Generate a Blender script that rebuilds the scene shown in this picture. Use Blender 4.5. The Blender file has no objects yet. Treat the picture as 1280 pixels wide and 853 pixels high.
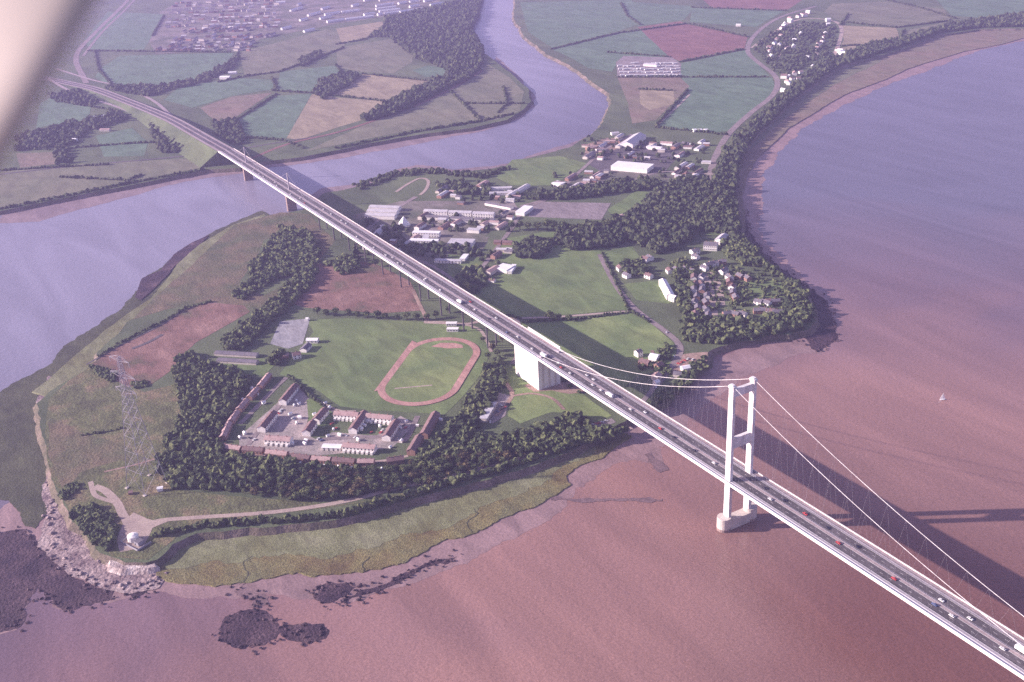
import bpy, math, random
import numpy as np
from mathutils import Vector, noise
from mathutils.geometry import tessellate_polygon
rnd = random.Random(7)
S = bpy.context.scene
COL = S.collection

# ------------------------------------------------------------------ camera
CAM = np.array([607.54, -558.39, 563.18])
YAW, PITCH, ROLL, FPX = 1.0605817830984414, 0.43458174775883207, -0.05481328688935831, 1357.56
cy, sy, cp, sp = math.cos(YAW), math.sin(YAW), math.cos(PITCH), math.sin(PITCH)
_f = np.array([-sy*cp, cy*cp, -sp]); _r0 = np.array([cy, sy, 0.0]); _u0 = np.cross(_r0, _f)
_r = math.cos(ROLL)*_r0 + math.sin(ROLL)*_u0
_u = -math.sin(ROLL)*_r0 + math.cos(ROLL)*_u0
cd = bpy.data.cameras.new('camera'); cam = bpy.data.objects.new('camera', cd); COL.objects.link(cam)
from mathutils import Matrix
cam.matrix_world = Matrix(((_r[0], _u[0], -_f[0], CAM[0]), (_r[1], _u[1], -_f[1], CAM[1]), (_r[2], _u[2], -_f[2], CAM[2]), (0, 0, 0, 1)))
cd.sensor_width = 36.0; cd.lens = FPX/1280*36.0
cd.clip_start = 0.05; cd.clip_end = 60000
cd.dof.use_dof = True; cd.dof.focus_distance = 1400; cd.dof.aperture_fstop = 1.5
S.camera = cam

# ------------------------------------------------------------------ light
SUN_EL = math.radians(20.0)
SUN_DIR = np.array([-0.523, -0.852, 0.0])          # towards the sun, horizontal
SUN_DIR = SUN_DIR/np.linalg.norm(SUN_DIR)
W = bpy.data.worlds.new('World'); S.world = W; W.use_nodes = True
nt = W.node_tree; nt.nodes.clear()
sky = nt.nodes.new('ShaderNodeTexSky'); sky.sky_type = 'NISHITA'; sky.sun_disc = False
sky.sun_elevation = SUN_EL
sky.sun_rotation = math.atan2(SUN_DIR[0], SUN_DIR[1])
tint = nt.nodes.new('ShaderNodeMix'); tint.data_type = 'RGBA'; tint.blend_type = 'MULTIPLY'; tint.inputs[0].default_value = 1.0
tint.inputs[7].default_value = (1.17, 0.86, 1.03, 1)
bg = nt.nodes.new('ShaderNodeBackground'); bg.inputs[1].default_value = 0.085
wo = nt.nodes.new('ShaderNodeOutputWorld')
nt.links.new(sky.outputs[0], tint.inputs[6]); nt.links.new(tint.outputs[2], bg.inputs[0]); nt.links.new(bg.outputs[0], wo.inputs[0])
ld = bpy.data.lights.new('sun', 'SUN'); ld.energy = 5.0; ld.angle = math.radians(0.6); ld.color = (1.0, 0.86, 0.83)
sun = bpy.data.objects.new('sun', ld); COL.objects.link(sun)
v = Vector((SUN_DIR[0]*math.cos(SUN_EL), SUN_DIR[1]*math.cos(SUN_EL), math.sin(SUN_EL)))
sun.rotation_euler = v.to_track_quat('Z', 'Y').to_euler()
S.view_settings.view_transform = 'Standard'; S.view_settings.look = 'None'
S.view_settings.exposure = 1.18; S.view_settings.gamma = 1.0
S.cycles.use_denoising = False; S.cycles.volume_bounces = 0; S.cycles.max_bounces = 5; S.cycles.diffuse_bounces = 2

# ------------------------------------------------------------------ helpers
def G(px, py, z=0.0):
    """photo pixel (1280 frame) -> world point on the level z"""
    d = _f + _r*((px-640)/FPX) - _u*((py-426.5)/FPX)
    t = (z-CAM[2])/d[2]
    p = CAM + t*d
    return np.array([p[0], p[1], z])
def GP(pts, z): return [G(a, b, z)[:2] for a, b in pts]

def tag(o, label=None, cat=None, group=None, kind=None):
    if label: o['label'] = label
    if cat: o['category'] = cat
    if group: o['group'] = group
    if kind: o['kind'] = kind
    return o
def empty(name, loc, rz=0.0):
    o = bpy.data.objects.new(name, None); COL.objects.link(o); o.location = loc; o.rotation_euler = (0, 0, rz)
    o.empty_display_size = 2
    return o
def copy_tree(o, parent=None):
    c = o.copy(); COL.objects.link(c)
    if parent: c.parent = parent
    for ch in o.children: copy_tree(ch, c)
    return c

class MB:
    def __init__(s): s.v = []; s.f = []
    def add(s, vs, fs):
        b = len(s.v); s.v.extend([tuple(map(float, q)) for q in vs]); s.f.extend([tuple(b+i for i in f) for f in fs]); return s
    def box(s, x0, x1, y0, y1, z0, z1):
        return s.add([(x0,y0,z0),(x1,y0,z0),(x1,y1,z0),(x0,y1,z0),(x0,y0,z1),(x1,y0,z1),(x1,y1,z1),(x0,y1,z1)],
                     [(3,2,1,0),(4,5,6,7),(0,1,5,4),(1,2,6,5),(2,3,7,6),(3,0,4,7)])
    def obox(s, A, B, w, z0, z1, off=0.0):
        A = np.array(A[:2], float); B = np.array(B[:2], float); d = (B-A)/np.linalg.norm(B-A); n = np.array([-d[1], d[0]])
        q = [A+n*(off-w/2), B+n*(off-w/2), B+n*(off+w/2), A+n*(off+w/2)]
        return s.add([(*p, z0) for p in q]+[(*p, z1) for p in q], [(3,2,1,0),(4,5,6,7),(0,1,5,4),(1,2,6,5),(2,3,7,6),(3,0,4,7)])
    def tube(s, p, q, r, r2=None, n=6, cap=True):
        p = Vector(p); q = Vector(q); r2 = r if r2 is None else r2
        d = (q-p).normalized(); a = d.orthogonal().normalized(); b = d.cross(a)
        vs = []
        for k in range(n):
            t = 2*math.pi*k/n; o = a*math.cos(t)+b*math.sin(t); vs.append(p+o*r)
        for k in range(n):
            t = 2*math.pi*k/n; o = a*math.cos(t)+b*math.sin(t); vs.append(q+o*r2)
        fs = [(k, (k+1) % n, n+(k+1) % n, n+k) for k in range(n)]
        if cap: fs += [tuple(range(n))[::-1], tuple(range(n, 2*n))]
        return s.add(vs, fs)
    def poly_prism(s, pts, z0, z1):
        n = len(pts)
        return s.add([(p[0], p[1], z0) for p in pts]+[(p[0], p[1], z1) for p in pts],
                     [tuple(range(n))[::-1], tuple(range(n, 2*n))]+[(k, (k+1) % n, n+(k+1) % n, n+k) for k in range(n)])
    def mesh(s, name, m=None, smooth=False):
        me = bpy.data.meshes.new(name); me.from_pydata(s.v, [], s.f); me.update()
        if m: me.materials.append(m)
        if smooth: me.polygons.foreach_set('use_smooth', [True]*len(me.polygons))
        return me
    def build(s, name, m, parent=None, smooth=False, loc=None):
        o = bpy.data.objects.new(name, s.mesh(name, m, smooth)); COL.objects.link(o)
        if parent: o.parent = parent
        if loc is not None: o.location = loc
        return o

# ------------------------------------------------------------------ materials
MATS = {}
def mat(name, cols, scale=0.02, detail=4, grain=0.25, gscale=0.7, rough=0.9, bump=0.0, bscale=0.5, spec=0.2, lo=0.35, hi=0.65, coord='world', patch=None):
    if patch is None: patch = 0.22 if scale <= 0.035 else 0.0
    m = bpy.data.materials.new(name); m.use_nodes = True; t = m.node_tree; N = t.nodes; L = t.links
    b = N['Principled BSDF']; b.inputs['Roughness'].default_value = rough; b.inputs['Specular IOR Level'].default_value = spec
    if coord == 'world':
        g = N.new('ShaderNodeNewGeometry'); src = g.outputs['Position']
    else:
        g = N.new('ShaderNodeTexCoord'); src = g.outputs['Object']
    n1 = N.new('ShaderNodeTexNoise'); n1.inputs['Scale'].default_value = scale; n1.inputs['Detail'].default_value = detail; n1.inputs['Roughness'].default_value = 0.6
    L.new(src, n1.inputs['Vector'])
    r = N.new('ShaderNodeValToRGB'); e = r.color_ramp.elements
    cols = [tuple(c) for c in cols]
    if len(cols) == 1: cols = cols*2
    while len(e) < len(cols): e.new(0.5)
    for i, c in enumerate(cols):
        e[i].position = lo+(hi-lo)*i/(len(cols)-1); e[i].color = (*c, 1)
    L.new(n1.outputs['Fac'], r.inputs['Fac']); out = r.outputs['Color']
    if grain:
        n2 = N.new('ShaderNodeTexNoise'); n2.inputs['Scale'].default_value = gscale; n2.inputs['Detail'].default_value = 2
        L.new(src, n2.inputs['Vector'])
        mr = N.new('ShaderNodeMapRange'); mr.inputs['From Min'].default_value = 0.3; mr.inputs['From Max'].default_value = 0.7
        mr.inputs['To Min'].default_value = 1-grain; mr.inputs['To Max'].default_value = 1+grain
        L.new(n2.outputs['Fac'], mr.inputs['Value'])
        mx = N.new('ShaderNodeMix'); mx.data_type = 'RGBA'; mx.blend_type = 'MULTIPLY'; mx.inputs[0].default_value = 1
        L.new(out, mx.inputs[6]); L.new(mr.outputs[0], mx.inputs[7]); out = mx.outputs[2]
    if patch:
        n4 = N.new('ShaderNodeTexNoise'); n4.inputs['Scale'].default_value = scale*5; n4.inputs['Detail'].default_value = 5; n4.inputs['Distortion'].default_value = 0.8
        mpp = N.new('ShaderNodeMapping'); mpp.inputs['Rotation'].default_value = (0, 0, 0.6); mpp.inputs['Scale'].default_value = (0.35, 1, 1); L.new(src, mpp.inputs['Vector']); L.new(mpp.outputs[0], n4.inputs['Vector'])
        m4 = N.new('ShaderNodeMapRange'); m4.inputs[1].default_value = 0.3; m4.inputs[2].default_value = 0.7; m4.inputs[3].default_value = 1-patch; m4.inputs[4].default_value = 1+patch
        L.new(n4.outputs['Fac'], m4.inputs[0])
        x4 = N.new('ShaderNodeMix'); x4.data_type = 'RGBA'; x4.blend_type = 'MULTIPLY'; x4.inputs[0].default_value = 1
        L.new(out, x4.inputs[6]); L.new(m4.outputs[0], x4.inputs[7]); out = x4.outputs[2]
    L.new(out, b.inputs['Base Color'])
    if bump:
        n3 = N.new('ShaderNodeTexNoise'); n3.inputs['Scale'].default_value = bscale; n3.inputs['Detail'].default_value = 3
        L.new(src, n3.inputs['Vector'])
        bp = N.new('ShaderNodeBump'); bp.inputs['Strength'].default_value = 1.0; bp.inputs['Distance'].default_value = bump
        L.new(n3.outputs['Fac'], bp.inputs['Height']); L.new(bp.outputs[0], b.inputs['Normal'])
    MATS[name] = m
    return m

def water_mat():
    m = bpy.data.materials.new('silty_glare_water'); m.use_nodes = True; t = m.node_tree; N = t.nodes; L = t.links
    b = N['Principled BSDF']; b.inputs['Roughness'].default_value = 0.28; b.inputs['IOR'].default_value = 1.33
    g = N.new('ShaderNodeNewGeometry'); src = g.outputs['Position']
    def nz(sc, det, dist=0.0):
        n = N.new('ShaderNodeTexNoise'); n.inputs['Scale'].default_value = sc; n.inputs['Detail'].default_value = det; n.inputs['Distortion'].default_value = dist
        L.new(src, n.inputs['Vector']); return n.outputs['Fac']
    # brown silt round the point, sky reflection painted as lilac further off
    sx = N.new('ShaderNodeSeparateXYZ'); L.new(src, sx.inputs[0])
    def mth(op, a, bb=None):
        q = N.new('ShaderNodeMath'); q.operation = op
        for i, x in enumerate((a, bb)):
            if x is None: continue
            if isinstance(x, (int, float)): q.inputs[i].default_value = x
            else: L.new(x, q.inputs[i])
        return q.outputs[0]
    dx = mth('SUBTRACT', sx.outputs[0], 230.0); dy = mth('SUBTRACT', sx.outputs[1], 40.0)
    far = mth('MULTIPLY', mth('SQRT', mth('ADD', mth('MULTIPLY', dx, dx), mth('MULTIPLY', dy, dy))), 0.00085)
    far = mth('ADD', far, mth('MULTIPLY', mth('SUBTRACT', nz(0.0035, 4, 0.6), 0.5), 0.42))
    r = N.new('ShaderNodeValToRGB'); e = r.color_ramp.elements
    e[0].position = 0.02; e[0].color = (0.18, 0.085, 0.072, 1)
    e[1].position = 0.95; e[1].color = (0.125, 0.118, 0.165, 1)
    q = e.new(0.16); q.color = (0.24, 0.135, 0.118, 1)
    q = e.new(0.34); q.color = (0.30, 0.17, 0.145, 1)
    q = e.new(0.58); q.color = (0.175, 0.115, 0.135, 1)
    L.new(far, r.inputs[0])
    # sky glare on the Wye painted in as a paler base colour
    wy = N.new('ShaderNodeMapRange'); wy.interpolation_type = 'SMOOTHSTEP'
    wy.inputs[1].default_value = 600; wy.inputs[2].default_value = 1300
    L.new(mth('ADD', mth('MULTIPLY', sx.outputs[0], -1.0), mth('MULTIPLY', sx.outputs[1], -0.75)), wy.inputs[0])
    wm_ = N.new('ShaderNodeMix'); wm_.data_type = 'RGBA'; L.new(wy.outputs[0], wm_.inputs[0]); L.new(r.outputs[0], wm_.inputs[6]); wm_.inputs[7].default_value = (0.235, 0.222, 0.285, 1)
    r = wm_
    mp = N.new('ShaderNodeMapping'); mp.inputs['Rotation'].default_value = (0, 0, -0.9); mp.inputs['Scale'].default_value = (0.18, 1, 1); L.new(src, mp.inputs['Vector'])
    st = N.new('ShaderNodeTexNoise'); st.inputs['Scale'].default_value = 0.012; st.inputs['Detail'].default_value = 6; st.inputs['Distortion'].default_value = 1.5; L.new(mp.outputs[0], st.inputs['Vector'])
    mr = N.new('ShaderNodeMapRange'); mr.inputs[1].default_value = 0.35; mr.inputs[2].default_value = 0.65; mr.inputs[3].default_value = 0.86; mr.inputs[4].default_value = 1.10
    L.new(st.outputs['Fac'], mr.inputs[0])
    mr2 = N.new('ShaderNodeMapRange'); mr2.inputs[1].default_value = 0.3; mr2.inputs[2].default_value = 0.7; mr2.inputs[3].default_value = 0.82; mr2.inputs[4].default_value = 1.18
    L.new(nz(0.55, 2), mr2.inputs[0])
    k = mth('MULTIPLY', mr.outputs[0], mr2.outputs[0])
    mx = N.new('ShaderNodeMix'); mx.data_type = 'RGBA'; mx.blend_type = 'MULTIPLY'; mx.inputs[0].default_value = 1
    L.new(r.outputs[2], mx.inputs[6]); L.new(k, mx.inputs[7]); L.new(mx.outputs[2], b.inputs['Base Color'])
    bp = N.new('ShaderNodeBump'); bp.inputs['Distance'].default_value = 0.35
    L.new(nz(0.16, 4), bp.inputs['Height']); L.new(bp.outputs[0], b.inputs['Normal'])
    return m
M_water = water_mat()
M_mud = mat('mud', [(0.225,0.145,0.14),(0.29,0.19,0.18)], 0.012, 5, 0.2, 0.5, 0.55, 0.3, 0.25, 0.5)
M_mudfar = mat('far_mud', [(0.20,0.15,0.16),(0.27,0.20,0.20)], 0.01, 5, 0.2, 0.4, 0.6)
M_weed = mat('seaweed_rock', [(0.03,0.018,0.03),(0.065,0.04,0.05),(0.14,0.09,0.095)], 0.035, 6, 0.5, 0.5, 0.7, 1.0, 0.4, lo=0.35, hi=0.75)
M_rock = mat('pale_rock', [(0.13,0.09,0.10),(0.30,0.23,0.22),(0.40,0.32,0.30)], 0.05, 7, 0.4, 0.6, 0.8, 1.2, 0.3, lo=0.36, hi=0.66)
M_lime = mat('limestone_ledge', [(0.26,0.20,0.19),(0.62,0.54,0.50)], 0.12, 5, 0.3, 0.7, 0.8, 0.8, 0.5)
M_bar = mat('silt_bar', [(0.15,0.10,0.105),(0.20,0.135,0.135)], 0.03, 5, 0.3, 0.5, 0.6)
M_bank = mat('bare_bank', [(0.07,0.07,0.045),(0.12,0.10,0.07),(0.19,0.145,0.125)], 0.03, 6, 0.4, 0.6, 0.9, 0.6, 0.5)
M_olive = mat('weedy_foreshore', [(0.05,0.055,0.032),(0.085,0.09,0.048)], 0.02, 5, 0.35, 0.6, 0.9, 0.5, 0.5)
M_marsh = mat('marsh_grass', [(0.135,0.135,0.06),(0.165,0.175,0.085),(0.21,0.215,0.12)], 0.02, 6, 0.4, 0.8, 0.95, 0.35, 0.9)
M_marshred = mat('marsh_rust', [(0.125,0.095,0.042),(0.165,0.145,0.06),(0.15,0.15,0.07)], 0.02, 6, 0.5, 0.8, 0.95, 0.5, 0.9)
M_base = mat('pasture', [(0.07,0.092,0.048),(0.115,0.14,0.068)], 0.006, 6, 0.3, 0.5, 0.95, 0.4, 0.5)
M_rough = mat('rough_grass', [(0.08,0.085,0.042),(0.115,0.125,0.055),(0.175,0.14,0.08)], 0.03, 6, 0.4, 0.6, 0.95, 0.8, 0.4)
M_heath = mat('pinkish_scrub', [(0.085,0.10,0.05),(0.155,0.12,0.075)], 0.02, 6, 0.4, 0.5, 0.95, 0.8, 0.4)
M_green = mat('mown_grass', [(0.11,0.16,0.06),(0.155,0.20,0.075)], 0.012, 5, 0.25, 0.7, 0.95)
M_green2 = mat('bright_meadow', [(0.12,0.175,0.065),(0.20,0.245,0.09)], 0.012, 5, 0.25, 0.7, 0.95)
M_teal = mat('green_field', [(0.09,0.15,0.09),(0.115,0.18,0.11)], 0.01, 5, 0.2, 0.4, 0.95)
M_tan = mat('stubble_field', [(0.24,0.20,0.13),(0.30,0.25,0.16)], 0.01, 5, 0.2, 0.4, 0.95)
M_pink = mat('dry_field', [(0.20,0.145,0.11),(0.17,0.15,0.10)], 0.012, 5, 0.2, 0.4, 0.95)
M_plough = mat('ploughed_field', [(0.17,0.085,0.08),(0.21,0.11,0.095)], 0.012, 5, 0.25, 0.5, 0.95)
M_red = mat('red_earth', [(0.10,0.095,0.055),(0.185,0.105,0.085),(0.24,0.145,0.12)], 0.02, 6, 0.3, 0.6, 0.95, 0.5, 0.5, lo=0.32, hi=0.62)
M_olivef = mat('olive_pasture', [(0.13,0.14,0.085),(0.17,0.165,0.105)], 0.008, 5, 0.2, 0.4, 0.95)
M_hard = mat('hardstanding', [(0.20,0.17,0.17),(0.26,0.22,0.22)], 0.03, 5, 0.25, 0.6, 0.85)
M_court = mat('court', [(0.25,0.25,0.26),(0.30,0.29,0.29)], 0.03, 4, 0.2, 0.6, 0.85)
M_cinder = mat('cinder_track', [(0.36,0.20,0.17),(0.42,0.25,0.21)], 0.03, 4, 0.2, 0.6, 0.9)
M_dust = mat('dusty_ground', [(0.24,0.16,0.13),(0.34,0.24,0.19)], 0.03, 5, 0.3, 0.6, 0.9)
M_gravel = mat('gravel_path', [(0.32,0.25,0.22),(0.40,0.32,0.27)], 0.05, 5, 0.2, 0.6, 0.9)
M_tarmac = mat('tarmac', [(0.085,0.075,0.08),(0.12,0.105,0.11)], 0.03, 5, 0.2, 0.6, 0.85)
M_road = mat('worn_road', [(0.20,0.165,0.165),(0.26,0.21,0.20)], 0.03, 5, 0.2, 0.6, 0.85)
M_tree = mat('foliage', [(0.02,0.03,0.015),(0.06,0.078,0.034),(0.13,0.145,0.06)], 0.11, 4, 0.5, 0.6, 0.9, 0.6, 0.8, lo=0.38, hi=0.62)
M_treeb = mat('foliage_brown', [(0.03,0.03,0.018),(0.085,0.07,0.035),(0.15,0.115,0.055)], 0.13, 4, 0.5, 0.6, 0.9, 0.6, 0.8, lo=0.34, hi=0.66)
M_treefar = mat('far_foliage', [(0.018,0.026,0.017),(0.04,0.052,0.026),(0.085,0.095,0.045)], 0.09, 4, 0.45, 0.3, 0.9)
M_trunk = mat('bark', [(0.06,0.045,0.03),(0.09,0.07,0.05)], 0.5, 3, 0.2, 2)
M_white = mat('white_render', [(0.74,0.70,0.66),(0.84,0.80,0.76)], 0.2, 4, 0.06, 1.0, 0.8)
M_steel = mat('white_painted_steel', [(0.50,0.46,0.45),(0.66,0.63,0.62),(0.74,0.72,0.71)], 0.09, 6, 0.1, 0.5, 0.55, spec=0.4)
M_conc = mat('concrete', [(0.50,0.44,0.40),(0.60,0.54,0.49)], 0.1, 5, 0.12, 0.6, 0.85)
M_wetconc = mat('stained_concrete', [(0.22,0.16,0.14),(0.30,0.22,0.20)], 0.2, 4, 0.15, 0.8, 0.7)
M_column = mat('weathered_concrete', [(0.075,0.065,0.075),(0.12,0.105,0.115)], 0.1, 4, 0.15, 0.6, 0.8)
M_fairing = mat('grey_painted_steel', [(0.30,0.27,0.30),(0.36,0.32,0.35)], 0.05, 4, 0.1, 0.5, 0.6, spec=0.4)
M_path = mat('pale_footpath', [(0.78,0.74,0.70),(0.86,0.82,0.78)], 0.05, 4, 0.05, 0.5, 0.8)
M_path2 = mat('worn_footpath', [(0.30,0.24,0.24),(0.36,0.29,0.29)], 0.05, 4, 0.15, 0.5, 0.8)
M_line = mat('road_marking', [(0.75,0.72,0.70)], 0.1, 2, 0.05, 1.0, 0.7)
M_yard = mat('estate_yard', [(0.22,0.20,0.18),(0.40,0.33,0.31)], 0.04, 6, 0.3, 0.6, 0.85)
M_camp = mat('camp_ground', [(0.09,0.10,0.065),(0.15,0.14,0.11),(0.24,0.20,0.19)], 0.012, 6, 0.3, 0.5, 0.9)
M_rooftile = mat('red_brown_tiles', [(0.15,0.10,0.10),(0.22,0.14,0.135)], 0.15, 5, 0.25, 0.9, 0.85)
M_roofpink = mat('weathered_red_tiles', [(0.34,0.23,0.22),(0.42,0.30,0.28)], 0.15, 5, 0.2, 0.9, 0.85)
M_slate = mat('grey_slates', [(0.13,0.12,0.14),(0.19,0.17,0.19)], 0.15, 5, 0.2, 0.9, 0.8)
M_roofgrey = mat('pale_sheet_roof', [(0.44,0.42,0.44),(0.54,0.52,0.53)], 0.1, 4, 0.1, 0.6, 0.7)
M_roofwhite = mat('white_sheet_roof', [(0.74,0.73,0.72),(0.84,0.83,0.82)], 0.1, 3, 0.05, 0.6, 0.7)
M_brick = mat('brick', [(0.26,0.15,0.12),(0.34,0.20,0.16)], 0.2, 4, 0.15, 1.0, 0.85)
M_glass = mat('window_glass', [(0.03,0.03,0.04)], 0.2, 2, 0.0, rough=0.2, spec=0.6)
M_galv = mat('galvanised_steel', [(0.27,0.26,0.30),(0.34,0.33,0.36)], 0.2, 3, 0.1, 1.0, 0.6, spec=0.4)
M_rubber = mat('rubber', [(0.02,0.02,0.02)], 1, 1, 0)
M_carw = mat('white_car_paint', [(0.80,0.80,0.78)], 1, 1, 0, rough=0.35, spec=0.5)
M_carr = mat('red_car_paint', [(0.55,0.05,0.05)], 1, 1, 0, rough=0.35, spec=0.5)
M_card = mat('dark_car_paint', [(0.03,0.03,0.05)], 1, 1, 0, rough=0.35, spec=0.5)
M_carb = mat('blue_car_paint', [(0.10,0.14,0.28)], 1, 1, 0, rough=0.35, spec=0.5)
M_foam = mat('foam', [(0.45,0.35,0.36)], 0.4, 4, 0.2)

# ------------------------------------------------------------------ setting sheets
def densify(P, step, amp, seed=0.0, closed=True):
    out = []; n = len(P)
    for i in range(n if closed else n-1):
        a = np.array(P[i]); b = np.array(P[(i+1) % n]); L = np.linalg.norm(b-a)
        k = max(1, int(L/step)); d = (b-a)/max(L, 1e-6); nn = np.array([-d[1], d[0]])
        for j in range(k):
            t = j/k; p = a+(b-a)*t
            if amp:
                q = Vector((p[0], p[1], seed*37.1))
                w = noise.noise(q*(0.33/step))*1.0+noise.noise(q*(1.0/step))*0.7+noise.noise(q*(0.1/step))*1.5
                w2 = noise.noise(q*(0.37/step)+Vector((9, 3, 1)))
                p = p+nn*w*amp+d*w2*amp*0.4
            out.append((p[0], p[1]))
    if not closed: out.append(tuple(P[-1]))
    return out
def smooth_closed(P, k=4):
    n = len(P); out = []
    for i in range(n):
        p0, p1, p2, p3 = (np.array(P[(i+j-1) % n]) for j in range(4))
        for j in range(k):
            t = j/k
            out.append(0.5*((2*p1)+(-p0+p2)*t+(2*p0-5*p1+4*p2-p3)*t*t+(-p0+3*p1-3*p2+p3)*t**3))
    return out
def smooth_open(P, k=5):
    P = [np.array(p) for p in P]; Q = [2*P[0]-P[1]]+P+[2*P[-1]-P[-2]]; out = []
    for i in range(1, len(Q)-2):
        p0, p1, p2, p3 = Q[i-1:i+3]
        for j in range(k):
            t = j/k
            out.append(0.5*((2*p1)+(-p0+p2)*t+(2*p0-5*p1+4*p2-p3)*t*t+(-p0+3*p1-3*p2+p3)*t**3))
    out.append(P[-1]); return out

def sheet_w(name, Pw, z, m, skirt=0.0, zb=-0.8, kind='structure', bank=None):
    n = len(Pw)
    vs = [(p[0], p[1], z) for p in Pw]
    fs = [tuple(t) for t in tessellate_polygon([[Vector(v) for v in vs]])]
    # upward facing
    out = []
    for a, b, c in fs:
        A, B, C = vs[a], vs[b], vs[c]
        cr = (B[0]-A[0])*(C[1]-A[1])-(B[1]-A[1])*(C[0]-A[0])
        out.append((a, b, c) if cr > 0 else (a, c, b))
    if skirt > 0:
        area = sum(Pw[i][0]*Pw[(i+1) % n][1]-Pw[(i+1) % n][0]*Pw[i][1] for i in range(n))
        sg = 1 if area > 0 else -1
        for i in range(n):
            a = np.array(Pw[i-1]); b = np.array(Pw[(i+1) % n]); d = b-a; L = np.linalg.norm(d)+1e-9
            nn = np.array([d[1], -d[0]])/L*sg
            vs.append((Pw[i][0]+nn[0]*skirt, Pw[i][1]+nn[1]*skirt, zb))
        for i in range(n):
            j = (i+1) % n
            out.append((i, n+i, n+j, j) if sg > 0 else (i, j, n+j, n+i))
    me = bpy.data.meshes.new(name); me.from_pydata(vs, [], out); me.materials.append(m)
    if bank:
        me.materials.append(bank); k0 = len(fs)
        for i_ in range(k0, len(out)): me.polygons[i_].material_index = 1
    me.update()
    o = bpy.data.objects.new(name, me); COL.objects.link(o)
    if kind: o['kind'] = kind
    return o
SEED = [0]
def sheet(name, px, z, m, step=12, amp=0, smooth=0, skirt=0.0, zb=-0.8):
    SEED[0] += 1
    P = GP(px, z)
    if smooth: P = smooth_closed(P, smooth)
    P = densify(P, step, amp, SEED[0]) if amp else [tuple(p) for p in P]
    return sheet_w(name, P, z, m, skirt, zb)
def strip_w(name, P, z, w, m, zs=None):
    mb = MB(); n = len(P); vs = []
    for i in range(n):
        a = np.array(P[max(0, i-1)]); b = np.array(P[min(n-1, i+1)]); d = (b-a)/np.linalg.norm(b-a); nn = np.array([-d[1], d[0]])
        ww = w[i] if hasattr(w, '__len__') else w
        zz = z if zs is None else zs[i]
        vs += [(*(np.array(P[i])-nn*ww/2), zz), (*(np.array(P[i])+nn*ww/2), zz)]
    mb.add(vs, [(2*i, 2*i+2, 2*i+3, 2*i+1) for i in range(n-1)])
    o = mb.build(name, m); o['kind'] = 'structure'; return o
RZ = [0]
def road(px, w, m, name='road', z=6.2, sm=4):
    RZ[0] += 1; z = z+0.006*RZ[0]
    return strip_w(name, smooth_open(GP(px, z), sm), z, w, m)

# water: one sheet reaching beyond every edge of the picture
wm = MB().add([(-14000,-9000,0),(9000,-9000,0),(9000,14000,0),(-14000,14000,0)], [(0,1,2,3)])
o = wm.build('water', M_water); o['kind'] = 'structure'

# haze
hz = bpy.data.materials.new('haze'); hz.use_nodes = True; t = hz.node_tree; t.nodes.remove(t.nodes['Principled BSDF'])
pv = t.nodes.new('ShaderNodeVolumePrincipled'); pv.inputs['Color'].default_value = (0.58, 0.53, 1.0, 1); pv.inputs['Density'].default_value = 0.000086
pv.inputs['Anisotropy'].default_value = 0.1
t.links.new(pv.outputs[0], t.nodes['Material Output'].inputs['Volume'])
o = MB().box(-14100, 9100, -9100, 14100, -2, 620).build('haze', hz); o['kind'] = 'stuff'

# ---- land masses (z = 6), traced along the banks
LZ = 6.0
wye_right = [(383,262),(389,252),(408,241),(430,238),(464,229),(498,216),(520,209),(546,212),(566,216),(610,212),(637,206),(671,195),(712,184),(737,170),(755,150),(763,132),(760,117),(741,103),(712,82),(684,68),(656,46),(642,22),(644,0),(652,-30),(690,-60)]
severn = [(1500,-20),(1390,15),(1280,36),(1224,37),(1173,44),(1129,61),(1088,73),(1054,82),(1027,98),(996,122),(969,146),(948,166),(935,180),(925,204),(918,238),(922,262),(926,290),(940,305),(952,320),(968,338),(990,352),(1008,368),(1018,385),(1022,402),(1010,412),(985,418),(960,420),(930,424),(900,432),(886,440),(884,452),(868,468),(850,478),(838,492),(828,505),(806,516),(790,524),(768,536),(750,545),(722,560),(700,568),(660,583),(612,600),(557,616),(489,633),(420,650),(343,660),(290,664),(247,668),(215,680),(196,700),(182,704),(160,700),(140,696),(128,690),(118,672),(108,660),(92,652),(86,640),(76,628),(66,612),(62,590),(60,562),(56,540),(50,520),(49,504),(62,490),(86,474),(118,455),(122,440),(140,425),(165,400),(200,385),(212,368),(226,345),(255,322),(285,300),(305,285),(330,270),(358,266)]
land = GP(wye_right, LZ)+[(-2600,5200),(2600,9000),(5200,6000)]+GP(severn, LZ)
sheet_w('ground', densify(land, 7, 3.0, 3), LZ, M_base, skirt=7, bank=M_bank)
wye_left = [(0,264),(60,252),(120,240),(180,228),(230,218),(262,212),(300,210),(330,202),(380,196),(420,188),(464,179),(522,169),(590,160),(634,150),(652,139),(664,127),(660,112),(640,93),(618,76),(601,64),(596,52),(586,38),(594,20),(601,0),(608,-25),(640,-55)]
P = GP(wye_left, LZ); P = [(P[0][0]-1800, P[0][1]-1600)]+P+[(-3600,4200),(-9000,6000),(-12000,-2000)]
sheet_w('ground', densify(P, 12, 2.0, 8), LZ, M_base, skirt=7, bank=M_bank)

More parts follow.
